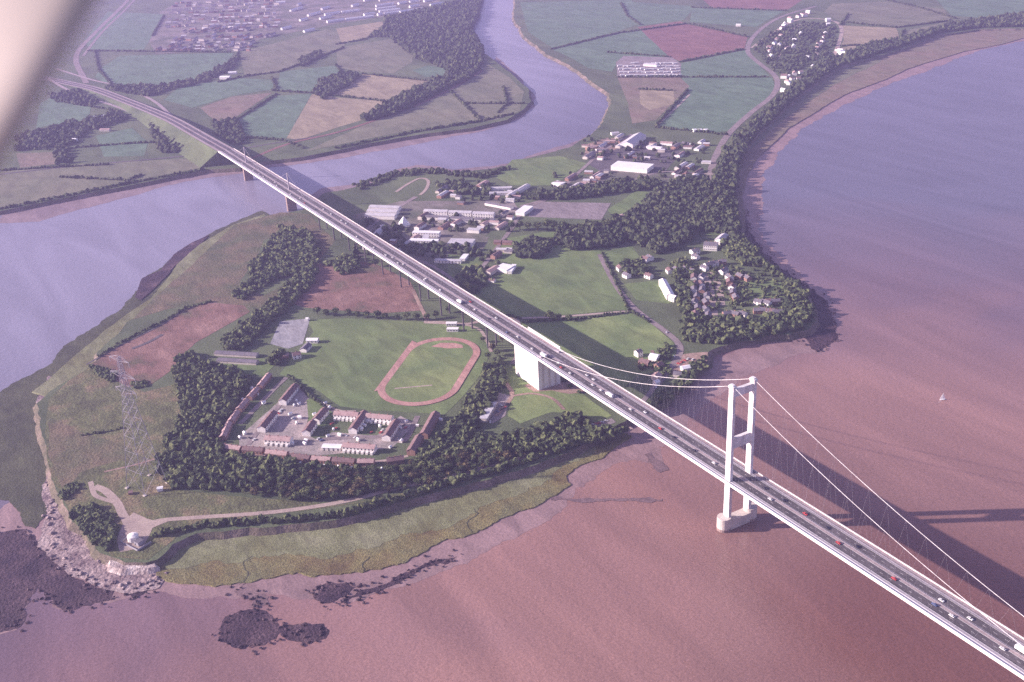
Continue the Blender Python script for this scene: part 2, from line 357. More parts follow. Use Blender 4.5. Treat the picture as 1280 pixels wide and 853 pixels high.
# ---- foreshores: mud, rock, weed
sheet('mud', [(0,279),(50,277),(100,262),(160,247),(210,232),(262,222),(310,216),(340,209),(420,199),(460,191),(522,180),(607,163),(648,150),(668,132),(668,118),(650,97),(630,80),(620,71),(618,76),(640,95),(655,115),(655,135),(600,150),(522,160),(420,175),(330,190),(262,200),(180,220),(60,240),(0,250)], 0.07, M_mudfar, 7, 4.0)
sheet('mud', [(378,268),(384,247),(402,236),(430,232),(464,225),(498,212),(520,206),(546,208),(566,212),(610,208),(637,203),(671,191),(712,180),(742,168),(760,148),(768,129),(764,111),(743,98),(712,78),(685,64),(658,43),(644,20),(645,0),(655,0),(680,50),(720,75),(770,105),(775,140),(755,165),(700,200),(600,222),(520,222),(430,248)], 0.07, M_mudfar, 7, 4.0)
sheet('mud', [(1500,30),(1390,40),(1280,51),(1251,57),(1224,63),(1190,76),(1156,90),(1122,102),(1095,112),(1067,127),(1033,143),(1003,160),(986,178),(969,199),(955,219),(951,238),(953,262),(948,290),(958,304),(985,327),(1003,345),(1027,368),(1040,382),(1046,400),(1050,424),(1027,443),(1003,444),(982,450),(955,462),(925,476),(905,492),(880,510),(860,530),(840,548),(820,560),(830,580),(800,572),(770,578),(745,595),(720,610),(700,640),(640,672),(590,700),(540,716),(480,740),(430,755),(380,752),(330,745),(295,748),(240,742),(200,738),(165,742),(141,752),(113,757),(86,762),(69,757),(58,742),(48,736),(38,749),(29,773),(20,786),(0,793),(-60,800),(-60,640),(0,640),(40,600),(60,640),(80,625),(200,700),(500,600),(700,540),(850,470),(1000,400),(950,330),(905,290),(905,220),(960,140),(1050,80),(1200,36),(1300,20),(1500,-30)], 0.06, M_mud, 5, 5.0)
# weedy foreshore on the Wye side
sheet('foreshore', [(290,278),(262,293),(240,305),(217,318),(204,334),(182,347),(170,366),(146,388),(116,409),(82,431),(61,456),(20,478),(0,489),(-60,520),(-60,640),(0,622),(14,624),(26,641),(30,658),(46,661),(57,645),(58,612),(72,600),(75,540),(90,470),(150,440),(250,350),(340,275),(330,262),(305,272)], 0.35, M_olive, 5, 3.5)
sheet('marsh', [(292,281),(250,305),(222,330),(208,350),(190,372),(165,388),(132,412),(112,430),(90,448),(64,470),(40,490),(70,500),(120,455),(210,390),(300,320),(345,278),(330,268)], 1.6, M_marsh, 8, 1.5, skirt=2)
sheet('mud', [(200,338),(178,348),(168,372),(176,376),(192,362),(208,345),(222,330),(250,306),(262,293),(240,303),(217,318)], 1.3, M_weed, 6, 1.4)
WEED = []
# rocks at the point
sheet('rock_shore', [(66,560),(58,600),(55,612),(56,645),(48,664),(50,682),(69,703),(88,718),(113,730),(144,738),(170,741),(196,735),(205,722),(196,700),(180,690),(140,680),(120,650),(100,630),(86,612),(80,580),(72,560)], 0.5, M_rock, 4, 2.5)
sheet('rock_shore', [(60,470),(49,492),(46,510),(52,530),(54,556),(60,585),(57,612),(76,620),(72,590),(64,560),(60,530),(56,510),(62,495),(84,480)], 0.8, M_rock, 4, 2.0)
for poly in ([(0,666),(31,663),(48,680),(69,704),(89,718),(113,732),(144,739),(141,750),(113,756),(86,762),(69,757),(58,742),(45,735),(38,749),(29,773),(27,783),(0,793),(-60,800),(-60,660)],
             [(275,787),(283,773),(300,765),(320,764),(338,770),(350,780),(352,791),(345,800),(330,807),(300,809),(282,801)],
             [(350,784),(372,782),(400,783),(408,788),(405,796),(385,803),(362,799),(352,794)],
             [(292,738),(318,740),(336,746),(334,756),(312,760),(320,750),(300,746)],
             [(394,736),(412,728),(438,728),(446,734),(432,742),(410,754),(400,750),(392,746),(402,741)],
             [(424,750),(452,738),(480,731),(508,716),(535,701),(545,697),(560,699),(574,695),(560,704),(530,710),(508,721),(480,736),(450,747),(426,754)],
             [(148,738),(178,736),(196,722),(200,726),(186,738),(168,750),(160,746)],
             [(1014,360),(1028,372),(1036,383),(1042,400),(1046,424),(1022,440),(1010,430),(1000,420),(988,428),(980,415),(1000,405),(1012,392),(1006,372)],
             [(930,262),(938,290),(952,312),(975,335),(1000,352),(1020,368),(1012,376),(985,352),(950,330),(930,305),(922,280)],
             [(812,565),(824,575),(833,586),(826,590),(815,578),(806,568)],
             [(685,618),(730,624),(790,621),(830,624),(828,628),(780,626),(730,629),(690,625)]):
    sheet('seaweed_rocks', poly, 0.16+0.012*len(WEED), M_weed if len(WEED) < 9 and len(WEED) != 3 else M_bar, 3, 3.2); WEED.append(poly)
def rocks(px, z, sp, w, h, m, label, ring=True, keep=1.0):
    P = GP(px, z); D = densify(P, sp, sp*0.9, rnd.random()*9)
    pts = [(p[0]+rnd.gauss(0, sp*.9), p[1]+rnd.gauss(0, sp*.9)) for p in D for _ in range(2) if rnd.random() < keep]
    return mass('rocks', pts, h, w, m, label, 'rocks', z=z-h*.35)
ROCKS = []
sheet('rock_ledge', [(136,700),(141,697),(160,699),(180,703),(193,704),(196,709),(180,711),(150,710),(137,708)], 4.2, M_lime, 3, 1.8, skirt=4, zb=0.5)
# salt marsh south of the trees, rust edged
sheet('salt_marsh', [(196,700),(199,721),(223,730),(275,731),(309,729),(343,722),(371,717),(395,719),(430,719),(454,715),(506,703),(533,686),(557,676),(595,665),(626,650),(664,633),(695,619),(712,606),(707,595),(719,584),(743,574),(765,562),(790,545),(750,535),(690,560),(600,590),(500,618),(343,648),(240,655),(206,680)], 0.8, M_marshred, 3, 2.6, skirt=1.5)
sheet('salt_marsh', [(203,700),(212,712),(245,706),(300,700),(350,694),(400,694),(440,688),(490,676),(530,662),(560,652),(600,640),(640,622),(665,608),(690,600),(700,588),(720,575),(750,560),(750,535),(690,560),(600,590),(500,618),(343,648),(240,655),(206,680)], 0.9, M_marsh, 4, 6)
for i, L in enumerate([[(300,731),(310,718),(304,706),(316,695)],[(455,714),(452,704),(462,696)],[(590,666),(584,654),(596,644),(592,636)]]):
    strip_w('creek', densify(smooth_open(GP(L, 1.0), 4), 3, 2.0, i*1.7, closed=False), 1.0, 0.9, M_olive)
# Severn side marsh, far
sheet('salt_marsh', [(1500,10),(1390,32),(1280,47),(1254,55),(1207,64),(1156,79),(1132,87),(1108,99),(1061,116),(1033,131),(1010,146),(986,160),(965,180),(945,200),(933,221),(928,245),(931,265),(931,290),(905,280),(905,230),(930,170),(980,120),(1040,80),(1130,50),(1280,24),(1500,-40)], 1.5, M_pink, 8, 1.6, skirt=1.2)
sheet('salt_marsh', [(1100,78),(1070,92),(1040,108),(1010,128),(985,146),(962,165),(945,182),(935,190),(930,170),(965,130),(1000,100),(1050,76),(1110,60)], 1.62, M_olivef, 8, 2.0)

# ---- fields and surfaces
def field(px, m, k=0, name='field', amp=0.8, z=None, step=10): return sheet(name, px, (LZ+0.06+0.03*k+0.0012*SEED[0]) if z is None else z, m, step, amp)
# near peninsula
field([(60,500),(84,476),(118,456),(122,458),(180,490),(225,478),(226,520),(205,560),(195,585),(210,610),(180,625),(150,612),(118,606),(76,622),(62,590),(56,540)], M_rough, 0, amp=1.5)
field([(60,520),(100,540),(160,560),(190,580),(140,592),(95,605),(72,612),(62,580)], M_heath, 1, amp=3)
field([(114,455),(150,432),(200,407),(235,385),(262,378),(305,382),(312,390),(280,408),(245,428),(232,440),(215,462),(190,480),(160,484),(135,470)], M_red, 1, amp=1.2)
field([(292,281),(350,266),(385,268),(420,300),(395,330),(350,380),(300,392),(262,376),(205,388),(165,400),(205,362),(255,318)], M_heath, 0, amp=2)
field([(330,300),(372,285),(400,300),(372,345),(330,370),(300,355),(315,330)], M_base, 1, amp=2)
field([(100,590),(150,575),(205,595),(215,612),(330,624),(420,632),(500,616),(580,600),(490,625),(343,642),(240,655),(185,700),(140,696),(120,660),(88,640),(76,622)], M_rough, 1, amp=1.5)
field([(385,334),(420,322),(470,330),(512,352),(528,388),(480,392),(380,385),(362,378)], M_red, 1, amp=1.2)
field([(383,400),(430,398),(545,403),(580,405),(603,416),(615,440),(600,470),(575,500),(556,518),(480,514),(420,515),(385,490),(350,468),(372,440),(392,415)], M_green, 1, amp=0.8)
field([(590,372),(640,330),(680,316),(750,315),(772,350),(786,387),(730,392),(655,398),(600,385)], M_green, 1, amp=0.8)
field([(652,405),(720,398),(790,391),(815,405),(842,428),(846,445),(830,462),(796,470),(760,500),(700,470),(660,430)], M_green2, 1, amp=0.8)
field([(630,455),(690,465),(765,520),(745,528),(725,518),(690,515),(650,530),(634,520),(640,498),(632,480)], M_green2, 1, amp=1.2)
field([(655,482),(690,470),(722,478),(735,490),(712,492),(690,488),(668,490)], M_dust, 2, 'bare_ground', amp=1.2)
field([(620,300),(680,290),(770,290),(790,300),(752,316),(680,318),(640,330),(610,322)], M_green, 1, amp=1)
field([(668,252),(764,254),(752,275),(661,271)], M_hard, 2, 'hardstanding')
field([(338,430),(350,402),(388,398),(378,430),(360,436)], M_court, 2, 'tennis_court', amp=0.3)
field([(640,200),(700,195),(735,205),(690,232),(640,232),(620,222)], M_green, 1)
field([(745,180),(780,176),(862,182),(830,215),(752,215),(735,205)], M_tarmac, 1, 'hardstanding')
field([(690,232),(760,214),(850,216),(830,232),(760,240),(700,242)], M_camp, 1, 'hardstanding', amp=1)
field([(500,252),(640,250),(650,262),(600,300),(500,300),(455,290),(440,270)], M_camp, 1, 'hardstanding', amp=2)
field([(735,180),(760,172),(790,176),(760,192),(730,194)], M_dust, 2, 'bare_ground', amp=1)
field([(500,300),(610,296),(600,322),(560,335),(520,330)], M_camp, 1, 'hardstanding', amp=2)
field([(540,325),(610,330),(600,350),(575,362)], M_base, 2, amp=1)
field([(560,318),(606,322),(600,345),(588,352),(600,365),(560,345)], M_green, 2, amp=1)
field([(275,535),(300,505),(332,468),(360,470),(400,490),(425,508),(500,518),(556,520),(540,555),(520,575),(430,578),(330,570),(280,560)], M_base, 2, amp=0.5)
field([(300,545),(345,505),(372,480),(392,505),(380,540),(400,552),(415,540),(470,545),(500,520),(520,530),(490,560),(400,570),(300,560)], M_yard, 3, 'estate_yard', amp=1)
field([(383,500),(398,495),(420,512),(405,535),(386,530)], M_green, 4, amp=0.5)
field([(400,502),(424,513),(420,518),(404,509)], M_tarmac, 4, 'hardstanding', amp=0.3)
field([(270,455),(330,448),(345,455),(330,470),(280,468)], M_green, 2, amp=0.5)
field([(600,520),(618,490),(640,495),(632,520),(615,530)], M_hard, 2, 'car_park', amp=1)
field([(846,445),(862,442),(885,440),(884,452),(868,466),(845,474),(838,465)], M_dust, 2, 'car_park', amp=1)
field([(775,290),(905,300),(975,340),(985,400),(950,425),(900,430),(855,425),(800,385),(780,340)], M_base, 0, amp=1)
field([(780,355),(830,350),(850,372),(835,380),(795,375)], M_green, 1, amp=1)
field([(930,352),(975,350),(982,372),(955,375),(925,370)], M_green, 1, amp=1)
field([(752,316),(790,308),(805,330),(775,340)], M_green, 1, amp=1)
field([(880,285),(900,285),(900,294),(882,294)], M_green, 2, amp=1)
field([(760,262),(800,235),(826,248),(815,268),(775,285)], M_green, 1, amp=1)
# north-east farmland
field([(650,3),(790,0),(800,30),(770,40),(690,60),(660,40)], M_teal, 1, amp=1)
field([(780,2),(870,8),(855,25),(797,33),(776,15)], M_teal, 1)
field([(690,62),(772,40),(800,36),(838,70),(840,76),(770,82),(765,90),(735,85),(712,72)], M_teal, 1)
field([(797,34),(850,27),(862,31),(935,46),(930,62),(850,77),(835,70)], M_plough, 1)
field([(870,-8),(1015,-8),(985,12),(935,14),(890,10)], M_plough, 1)
field([(865,10),(980,14),(945,34),(862,28)], M_teal, 1)
field([(935,62),(945,78),(962,95),(850,96),(848,80)], M_teal, 1)
field([(852,97),(965,97),(970,112),(945,135),(918,163),(890,166),(820,158),(860,110)], M_teal, 1)
field([(772,97),(850,97),(862,108),(820,150),(790,155),(785,130)], M_pink, 1)
field([(800,112),(842,113),(844,130),(812,138),(800,130)], M_tan, 2)
field([(770,78),(780,70),(840,72),(852,80),(850,96),(772,96)], M_hard, 2, 'caravan_field', amp=1)
field([(820,158),(890,166),(912,168),(895,195),(855,190),(800,175)], M_base, 1)
field([(1052,32),(1120,35),(1125,48),(1100,55),(1050,56)], M_tan, 1)
field([(1125,40),(1195,25),(1190,35),(1130,54)], M_olivef, 1)
field([(1052,60),(1070,56),(1070,68),(1040,66)], M_tan, 2)
field([(1040,5),(1110,2),(1180,12),(1190,25),(1120,34),(1052,28),(1030,15)], M_olivef, 1)
field([(1150,-20),(1300,-20),(1300,15),(1220,22),(1190,20)], M_teal, 1)
field([(940,55),(965,35),(1010,18),(1050,30),(1055,50),(1040,75),(990,98),(968,92)], M_base, 1)
# far bank farmland
field([(150,70),(292,66),(285,78),(245,100),(200,107),(140,108),(118,97),(128,84)], M_teal, 1)
field([(135,15),(205,18),(190,45),(180,62),(112,62),(105,50)], M_teal, 1)
field([(299,66),(408,37),(432,42),(430,60),(350,88),(306,95)], M_olivef, 1)
field([(225,108),(300,98),(345,100),(340,112),(290,120),(240,135),(205,125)], M_teal, 1)
field([(296,150),(347,120),(390,117),(358,173),(306,170)], M_teal, 1)
field([(250,135),(290,121),(340,116),(290,150),(270,152)], M_pink, 1)
field([(350,90),(420,82),(430,95),(395,115),(346,112)], M_teal, 1)
field([(454,93),(549,101),(498,127),(420,120),(425,108)], M_tan, 1)
field([(420,60),(488,49),(519,63),(515,78),(491,92),(450,90),(422,84)], M_olivef, 1)
field([(420,36),(478,27),(481,36),(461,46),(427,54)], M_tan, 1)
field([(390,118),(420,122),(488,127),(454,150),(420,160),(375,175),(358,173)], M_tan, 1)
field([(515,88),(535,82),(570,88),(556,98),(530,96)], M_teal, 1)
field([(471,150),(512,136),(560,112),(592,94),(610,80),(637,97),(655,115),(650,139),(620,150),(522,161),(420,182),(380,190),(420,172)], M_olivef, 1)
field([(300,175),(355,178),(380,186),(330,196),(300,200)], M_base, 1)
field([(40,160),(110,155),(180,175),(185,200),(120,205),(20,212),(0,200)], M_base, 1)
field([(120,170),(165,160),(185,178),(180,195),(130,196)], M_teal, 2)
field([(20,192),(68,190),(72,205),(25,210)], M_pink, 2)
field([(0,215),(90,206),(240,198),(262,208),(120,235),(0,260)], M_olivef, 1)
field([(70,118),(115,130),(110,150),(45,160),(50,130)], M_teal, 2)
# housing estates ground
field([(195,68),(180,40),(200,15),(250,-10),(560,-10),(540,12),(420,30),(330,48),(300,60)], M_camp, 0, 'estate_ground', amp=2)

# ---- roads and paths
road([(150,672),(162,658),(185,654),(205,650),(245,647),(343,640),(430,627),(489,612),(557,597),(600,586),(660,570),(710,557),(760,545),(790,535)], 6, M_gravel, 'shore_road')
sheet('turning_area', [(155,650),(168,640),(190,650),(215,650),(190,660),(180,685),(150,690),(146,675)], 6.22, M_gravel, 6, 0.8)
road([(118,608),(132,614),(146,628),(152,640),(160,655),(163,668)], 8, M_gravel, 'track_way')
road([(113,602),(118,618),(130,624),(144,628)], 5, M_gravel, 'track_way')
road([(130,590),(180,578),(232,560)], 3, M_dust, 'footway_track')
road([(893,200),(886,222),(889,240)], 9, M_road)
road([(1020,8),(985,18),(960,30),(940,48),(935,65),(950,80),(966,92),(972,104),(965,120),(940,140),(912,166),(897,190),(889,212)], 13, M_road)
road([(750,318),(758,335),(770,357),(785,377),(802,393),(830,413),(847,428),(850,440),(842,455),(832,468),(822,480)], 8, M_road)
road([(640,398),(700,396),(785,389)], 5, M_gravel, 'track_way')
road([(530,403),(580,405),(600,402),(640,398)], 6, M_gravel, 'track_way')
road([(516,362),(524,380),(530,392),(535,403)], 5, M_dust, 'track_way')
road([(530,402),(560,403),(596,410),(608,425),(614,440)], 4, M_gravel, 'track_way')
road([(622,457),(632,478),(640,495),(620,520)], 5, M_dust, 'track_way')
road([(640,495),(665,492),(690,498),(705,512)], 4, M_dust, 'track_way')
road([(640,455),(650,440),(655,425),(650,410),(645,398)], 6, M_road)
road([(820,480),(812,492),(800,505)], 6, M_road)
road([(882,343),(886,356),(889,368),(892,384),(893,398)], 9, M_gravel, 'estate_road')
road([(888,340),(896,352),(900,366),(902,382)], 9, M_gravel, 'estate_road')
road([(815,438),(818,450),(816,462),(838,458)], 4, M_dust, 'track_way')
road([(495,240),(510,230),(525,223),(535,226),(533,236),(525,244)], 6, M_gravel, 'loop_road')
road([(440,300),(480,270),(520,246)], 9, M_road)
road([(590,352),(612,322),(640,285),(655,262),(690,245),(735,205),(755,188),(790,168)], 7, M_road)
road([(440,330),(455,318),(520,325),(560,345),(575,362)], 6, M_road)
road([(862,216),(820,216),(750,240),(690,248),(650,258)], 7, M_road)
road([(892,218),(862,216)], 6, M_gravel)
road([(820,158),(845,135),(862,118)], 5, M_gravel, 'track_way')
road([(940,60),(965,42),(1000,24),(1040,26),(1052,36),(1048,56),(1040,74)], 11, M_gravel, 'estate_road')
road([(972,72),(980,56),(988,40),(1000,30)], 10, M_gravel, 'estate_road')
road([(1018,75),(1024,58),(1034,40)], 10, M_gravel, 'estate_road')
road([(108,104),(95,70),(120,40),(160,0),(180,-30)], 16, M_road, 'dual_carriageway')
road([(104,70),(128,40),(168,0),(186,-30)], 10, M_road, 'dual_carriageway')
road([(0,218),(90,208),(180,200),(265,192)], 8, M_tarmac, 'railway')
road([(302,186),(350,178),(400,170)], 8, M_tarmac, 'railway')
road([(310,200),(360,180),(420,166),(470,150),(520,132),(570,108),(603,88)], 10, M_plough, 'railway')
road([(108,456),(150,432),(200,407),(232,386)], 3, M_tarmac, 'ditch')
road([(165,436),(185,428),(203,418)], 5, M_tarmac, 'ditch')
road([(300,530),(320,510),(344,485),(358,472)], 6, M_road, 'estate_road')
road([(310,556),(330,530),(355,500),(370,480)], 5, M_road, 'estate_road')
road([(285,566),(340,571),(400,577),(470,577),(510,570)], 4, M_gravel, 'estate_road')
road([(395,550),(420,548),(475,546),(500,552),(510,545),(522,520)], 6, M_road, 'estate_road')
road([(386,494),(420,512),(445,514)], 3, M_gravel, 'estate_path')

# ---- running track
BL = G(469, 488, LZ)[:2]; TL = G(515.5, 426, LZ)[:2]
dd = (TL-BL)/np.linalg.norm(TL-BL); nn_ = np.array([dd[1], -dd[0]])
def oval(R, half, c):
    pts = []
    for k in range(25):
        a = math.pi*k/24; pts.append(c+dd*half+nn_*(-R*math.cos(a))+dd*R*math.sin(a))
    for k in range(25):
        a = math.pi*k/24; pts.append(c-dd*half+nn_*(R*math.cos(a))-dd*R*math.sin(a))
    return pts
TC = BL+nn_*47+dd*58
to_, ti_ = oval(47, 42, TC), oval(38.5, 42, TC)
mb = MB(); n = len(to_)
mb.add([(*p, LZ+0.65) for p in to_]+[(*p, LZ+0.65) for p in ti_], [(i, n+i, n+(i+1) % n, (i+1) % n) for i in range(n)])
mb.add([(*(BL+dd*s+nn_*q), LZ+0.68) for s, q in ((-4,0),(132,0),(126,8.5),(4,8.5))], [(3,2,1,0)])
o = mb.build('running_track', M_cinder); o['kind'] = 'structure'
sheet_w('infield', [tuple(p) for p in oval(38.4, 42, TC)], LZ+0.63, M_green2)
sheet_w('sand_area', densify([tuple(TC+dd*a+nn_*b) for a, b in ((60,-18),(72,-10),(74,6),(70,18),(62,22),(58,5))], 3, 0.5), LZ+0.66, M_cinder)
strip_w('jump_runway', [TC-dd*52-nn_*26, TC-dd*38+nn_*14], LZ+0.67, 2.2, M_gravel)

# ------------------------------------------------------------------ trees
def icos(sub):
    import bmesh
    bm = bmesh.new(); bmesh.ops.create_icosphere(bm, subdivisions=sub, radius=1.0)
    V = np.array([v.co[:] for v in bm.verts]); F = np.array([[v.index for v in f.verts] for f in bm.faces]); bm.free(); return V, F
IC = {k: icos(k) for k in (1, 2, 3)}
def lump(sub, seed, amp=0.35):
    V, F = IC[sub]; out = []
    for p in V:
        q = Vector(p); w = noise.noise(q*1.6+Vector((seed*7.3, 0, 0)))*amp*1.4+noise.noise(q*4.0+Vector((0, seed*3.1, 0)))*amp*0.9
        out.append(q*(1+w))
    return np.array(out), F
def crown_mesh(name, seed, m, leaves=170, lobes=5):
    r = random.Random(seed); vs = []; fs = []
    for k in range(lobes):
        V, F = lump(2, seed*10+k, 0.5)
        a = 6.28*k/lobes+r.random(); rr = 0.0 if k == 0 else r.uniform(0.25, 0.45)
        c = np.array([math.cos(a)*rr, math.sin(a)*rr, r.uniform(0.0, 0.35) if k else 0.35]); s = r.uniform(0.36, 0.52) if k else 0.55
        V = V*s*np.array([1, 1, 0.85])+c; b = len(vs); vs += [tuple(x) for x in V]; fs += [tuple(b+i for i in f) for f in F]
    for k in range(leaves):
        u = Vector((r.gauss(0,1), r.gauss(0,1), r.gauss(0.2,0.8))).normalized()
        p = np.array(u)*r.uniform(0.62, 1.02)*np.array([0.92, 0.92, 0.8])+np.array([0, 0, 0.25])
        a = Vector((r.gauss(0,1), r.gauss(0,1), r.gauss(0,1))).normalized(); bb = a.orthogonal().normalized(); s = r.uniform(0.06, 0.15)
        b = len(vs); vs += [tuple(p+np.array(a)*s), tuple(p+np.array(bb)*s*0.8), tuple(p-np.array(a)*s), tuple(p-np.array(bb)*s*0.8)]
        fs.append((b, b+1, b+2, b+3))
    me = bpy.data.meshes.new(name); me.from_pydata(vs, [], fs); me.materials.append(m); me.update(); return me
CROWNS = [crown_mesh('crown', 11+i, M_treeb if i % 3 == 2 else M_tree) for i in range(7)]
def trunk_mesh():
    mb = MB(); mb.tube((0,0,0), (0,0,0.55), 0.045, 0.03); mb.tube((0,0,0.42), (0.18,0.05,0.72), 0.02, 0.01, 5); mb.tube((0,0,0.45), (-0.15,0.1,0.75), 0.02, 0.01, 5); mb.tube((0,0,0.4), (0.0,-0.17,0.7), 0.018, 0.01, 5)
    return mb.mesh('trunk', M_trunk)
TRUNK = trunk_mesh()
NT = [0]
def tree(x, y, h, label, group, wide=0.5, z=LZ, i=None):
    NT[0] += 1
    e = empty('tree', (x, y, z), rnd.uniform(0, 6.28)); tag(e, label, 'tree', group)
    t = bpy.data.objects.new('trunk', TRUNK); COL.objects.link(t); t.parent = e; t.scale = (h, h, h)
    c = bpy.data.objects.new('crown', CROWNS[rnd.randrange(7) if i is None else i]); COL.objects.link(c); c.parent = e
    w = h*wide*rnd.uniform(0.9, 1.15); c.scale = (w, w*rnd.uniform(0.85, 1.1), h*0.46); c.location = (0, 0, h*0.5)
    return e
def inside(p, poly):
    c = False; n = len(poly); j = n-1
    for i in range(n):
        if (poly[i][1] > p[1]) != (poly[j][1] > p[1]) and p[0] < (poly[j][0]-poly[i][0])*(p[1]-poly[i][1])/(poly[j][1]-poly[i][1])+poly[i][0]: c = not c
        j = i
    return c
def scatter(px, sp, z=LZ, keep=1.0):
    sp = sp*0.82
    P = GP(px, z); xs = [p[0] for p in P]; ys = [p[1] for p in P]; out = []
    x = min(xs)
    while x < max(xs):
        y = min(ys)
        while y < max(ys):
            q = (x+rnd.uniform(-.45, .45)*sp, y+rnd.uniform(-.45, .45)*sp)
            if rnd.random() < keep and inside(q, P): out.append(q)
            y += sp
        x += sp
    return out
LOW = [lump(1, s, 0.6) for s in range(6)]; MID = [lump(2, s+20, 0.55) for s in range(6)]
def mass(name, pts, h, w, m, label=None, cat=None, group=None, kind='stuff', z=LZ, mid=False, leaves=0):
    """many crowns as one mesh"""
    vs = []; fs = []; b = 0
    if name == 'woodland': h, w = h*0.9, w*0.84
    for (x, y) in pts:
        V, F = (MID if mid else LOW)[rnd.randrange(6)]
        k_ = rnd.uniform(0.55, 1.2); hh = h*k_*rnd.uniform(.9, 1.15); ww = w*(.35+.65*k_)*rnd.uniform(0.85, 1.1)
        a = rnd.uniform(0, 6.28); ca, sa = math.cos(a), math.sin(a)
        X = V[:, 0]*ca-V[:, 1]*sa; Y = V[:, 0]*sa+V[:, 1]*ca
        vs.append(np.stack([X*ww+x, Y*ww+y, V[:, 2]*hh*0.5+z+hh*0.45], 1)); fs.append(F+b); b += len(V)
        for _ in range(leaves):
            th = rnd.uniform(0, 6.28); el = rnd.uniform(-.1, 1.4); rr = rnd.uniform(.75, 1.15)
            p = np.array([x+ww*rr*math.cos(th)*math.cos(el), y+ww*rr*math.sin(th)*math.cos(el), z+hh*0.45+hh*.5*rr*math.sin(el)])
            u = np.array([rnd.gauss(0,1), rnd.gauss(0,1), rnd.gauss(0,1)])*ww*.16; v2 = np.array([rnd.gauss(0,1), rnd.gauss(0,1), rnd.gauss(0,1)])*ww*.16
            vs.append(np.array([p, p+u, p+v2])); fs.append(np.array([[0,1,2]])+b); b += 3
    if not vs: return None
    V = np.concatenate(vs); F = np.concatenate(fs)
    me = bpy.data.meshes.new(name); me.from_pydata(V.tolist(), [], F.tolist()); me.materials.append(m); me.update()
    o = bpy.data.objects.new(name, me); COL.objects.link(o); tag(o, label, cat, group, kind); return o
def along(px, sp, z=LZ, jit=0.3):
    P = GP(px, z); out = []
    for a, b in zip(P[:-1], P[1:]):
        L = np.linalg.norm(b-a); k = max(1, int(L/sp))
        for j in range(k):
            p = a+(b-a)*j/k; out.append((p[0]+rnd.uniform(-jit, jit)*sp, p[1]+rnd.uniform(-jit, jit)*sp))
    return out

# the long dark belt of trees round the housing estate
belt = [(222,452),(240,443),(258,455),(300,464),(316,474),(300,498),(282,528),(274,552),(278,568),(330,576),(400,588),(470,589),(505,584),(522,574),(540,556),(562,535),(580,508),(598,482),(608,462),(622,452),(634,462),(628,486),(606,520),(590,545),(618,548),(652,540),(690,526),(722,524),(736,534),(770,540),(745,552),(700,562),(640,578),(560,602),(480,618),(420,626),(370,628),(330,622),(270,612),(215,612),(196,588),(208,548),(226,522),(224,490),(214,470)]
bp = scatter(belt, 8.0)
cpt = CAM[:2]
bp.sort(key=lambda q: (q[0]-cpt[0])**2+(q[1]-cpt[1])**2)
NI = 235
def to_px(x, y, z):
    d = np.array([x, y, z])-CAM; k = d@_f; return 640+FPX*(d@_r)/k, 426.5-FPX*(d@_u)/k
for q in bp[:NI]:
    ux, uy = to_px(q[0], q[1], LZ)
    sec = ('at the left corner of the belt nearest the pylon' if ux < 300 else 'in the belt directly below the left half of the estate' if ux < 400 else 'in the belt below the right half of the estate' if ux < 500 else
           'in the belt between the brick blocks and the shore road' if ux < 570 else 'in the belt in front of the long pale shed' if ux < 640 else 'in the belt below the bright meadow' if ux < 710 else 'at the right end of the belt near the parked cars')
    ry = np.interp(ux, [200,343,430,489,557,600,660,710,760], [650,640,627,612,597,586,570,557,545])
    tree(q[0], q[1], rnd.uniform(5, 10.5), ('dark front row tree ' if ry-uy < 16 else 'dark middle row tree ' if ry-uy < 30 else 'dark back row tree ')+sec, 'trees of the belt above the shore road', 0.56)
mass('woodland', bp[NI:], 9.5, 5.4, M_tree, 'dense dark wood wrapping the left side of the housing estate', 'woodland', mid=True, leaves=14)
WL = ['dark weed covered rocks spreading off the left edge below the point','oval patch of weed covered rocks standing alone in the mud','small tail of weed covered rocks right of the oval patch','thin weedy rocks between marsh edge and the oval patch','weedy rocks along the middle of the marsh edge','long string of weedy rocks off the right half of the marsh','weedy rocks just below the white ledge','ragged dark rocks at the tip of the headland','dark rocks along the headland shore behind the wood','short weedy ridge beside the bridge side span','faint weedy bar in the water off the marsh tip']
for i, poly in enumerate(WEED):
    if i < 9: rocks(poly, .7, 4.0, 1.5, 1.1, M_weed, WL[i], keep=0.55)
rocks([(66,600),(58,640),(70,690),(110,725),(160,735),(196,725),(190,710),(150,712),(120,690),(96,655),(80,620)], 1, 4, 2.2, 1.6, M_rock, 'pale broken boulders on the shore round the point', keep=0.35)
# lower hedge between shore road and marsh
hp = along([(196,668),(215,668),(240,660),(290,655),(343,652),(400,648),(430,644),(489,627),(557,607),(612,592),(660,577),(700,563),(760,548),(790,538)], 4.0, jit=0.6)
mass('hedge', hp, 6.5, 3.6, M_tree, 'long dark hedge between the shore road and the salt marsh', 'hedge', kind=None, mid=True, leaves=8)
mass('scrub', scatter([(88,636),(118,634),(142,650),(146,675),(140,690),(122,684),(108,668),(92,656)], 5), 5, 3.4, M_tree, 'dark scrub bushes on the bank above the rocky point', 'scrub', mid=True, leaves=10)
mass('scrub', scatter([(72,622),(84,608),(100,604),(96,614),(80,626)], 4), 3.5, 2.6, M_tree, 'small patch of scrub left of the gravel track loop', 'scrub', mid=True, leaves=8)
mass('scrub', scatter([(112,458),(130,462),(150,470),(140,478),(122,470)], 5), 4, 3, M_tree, 'dark scrub at the corner of the red earth field', 'scrub', mid=True)
mass('scrub', along([(104,544),(130,540),(160,535)], 5), 2.5, 2, M_tree, 'low scrub line across the rough grass by the pylon', 'scrub', mid=True)
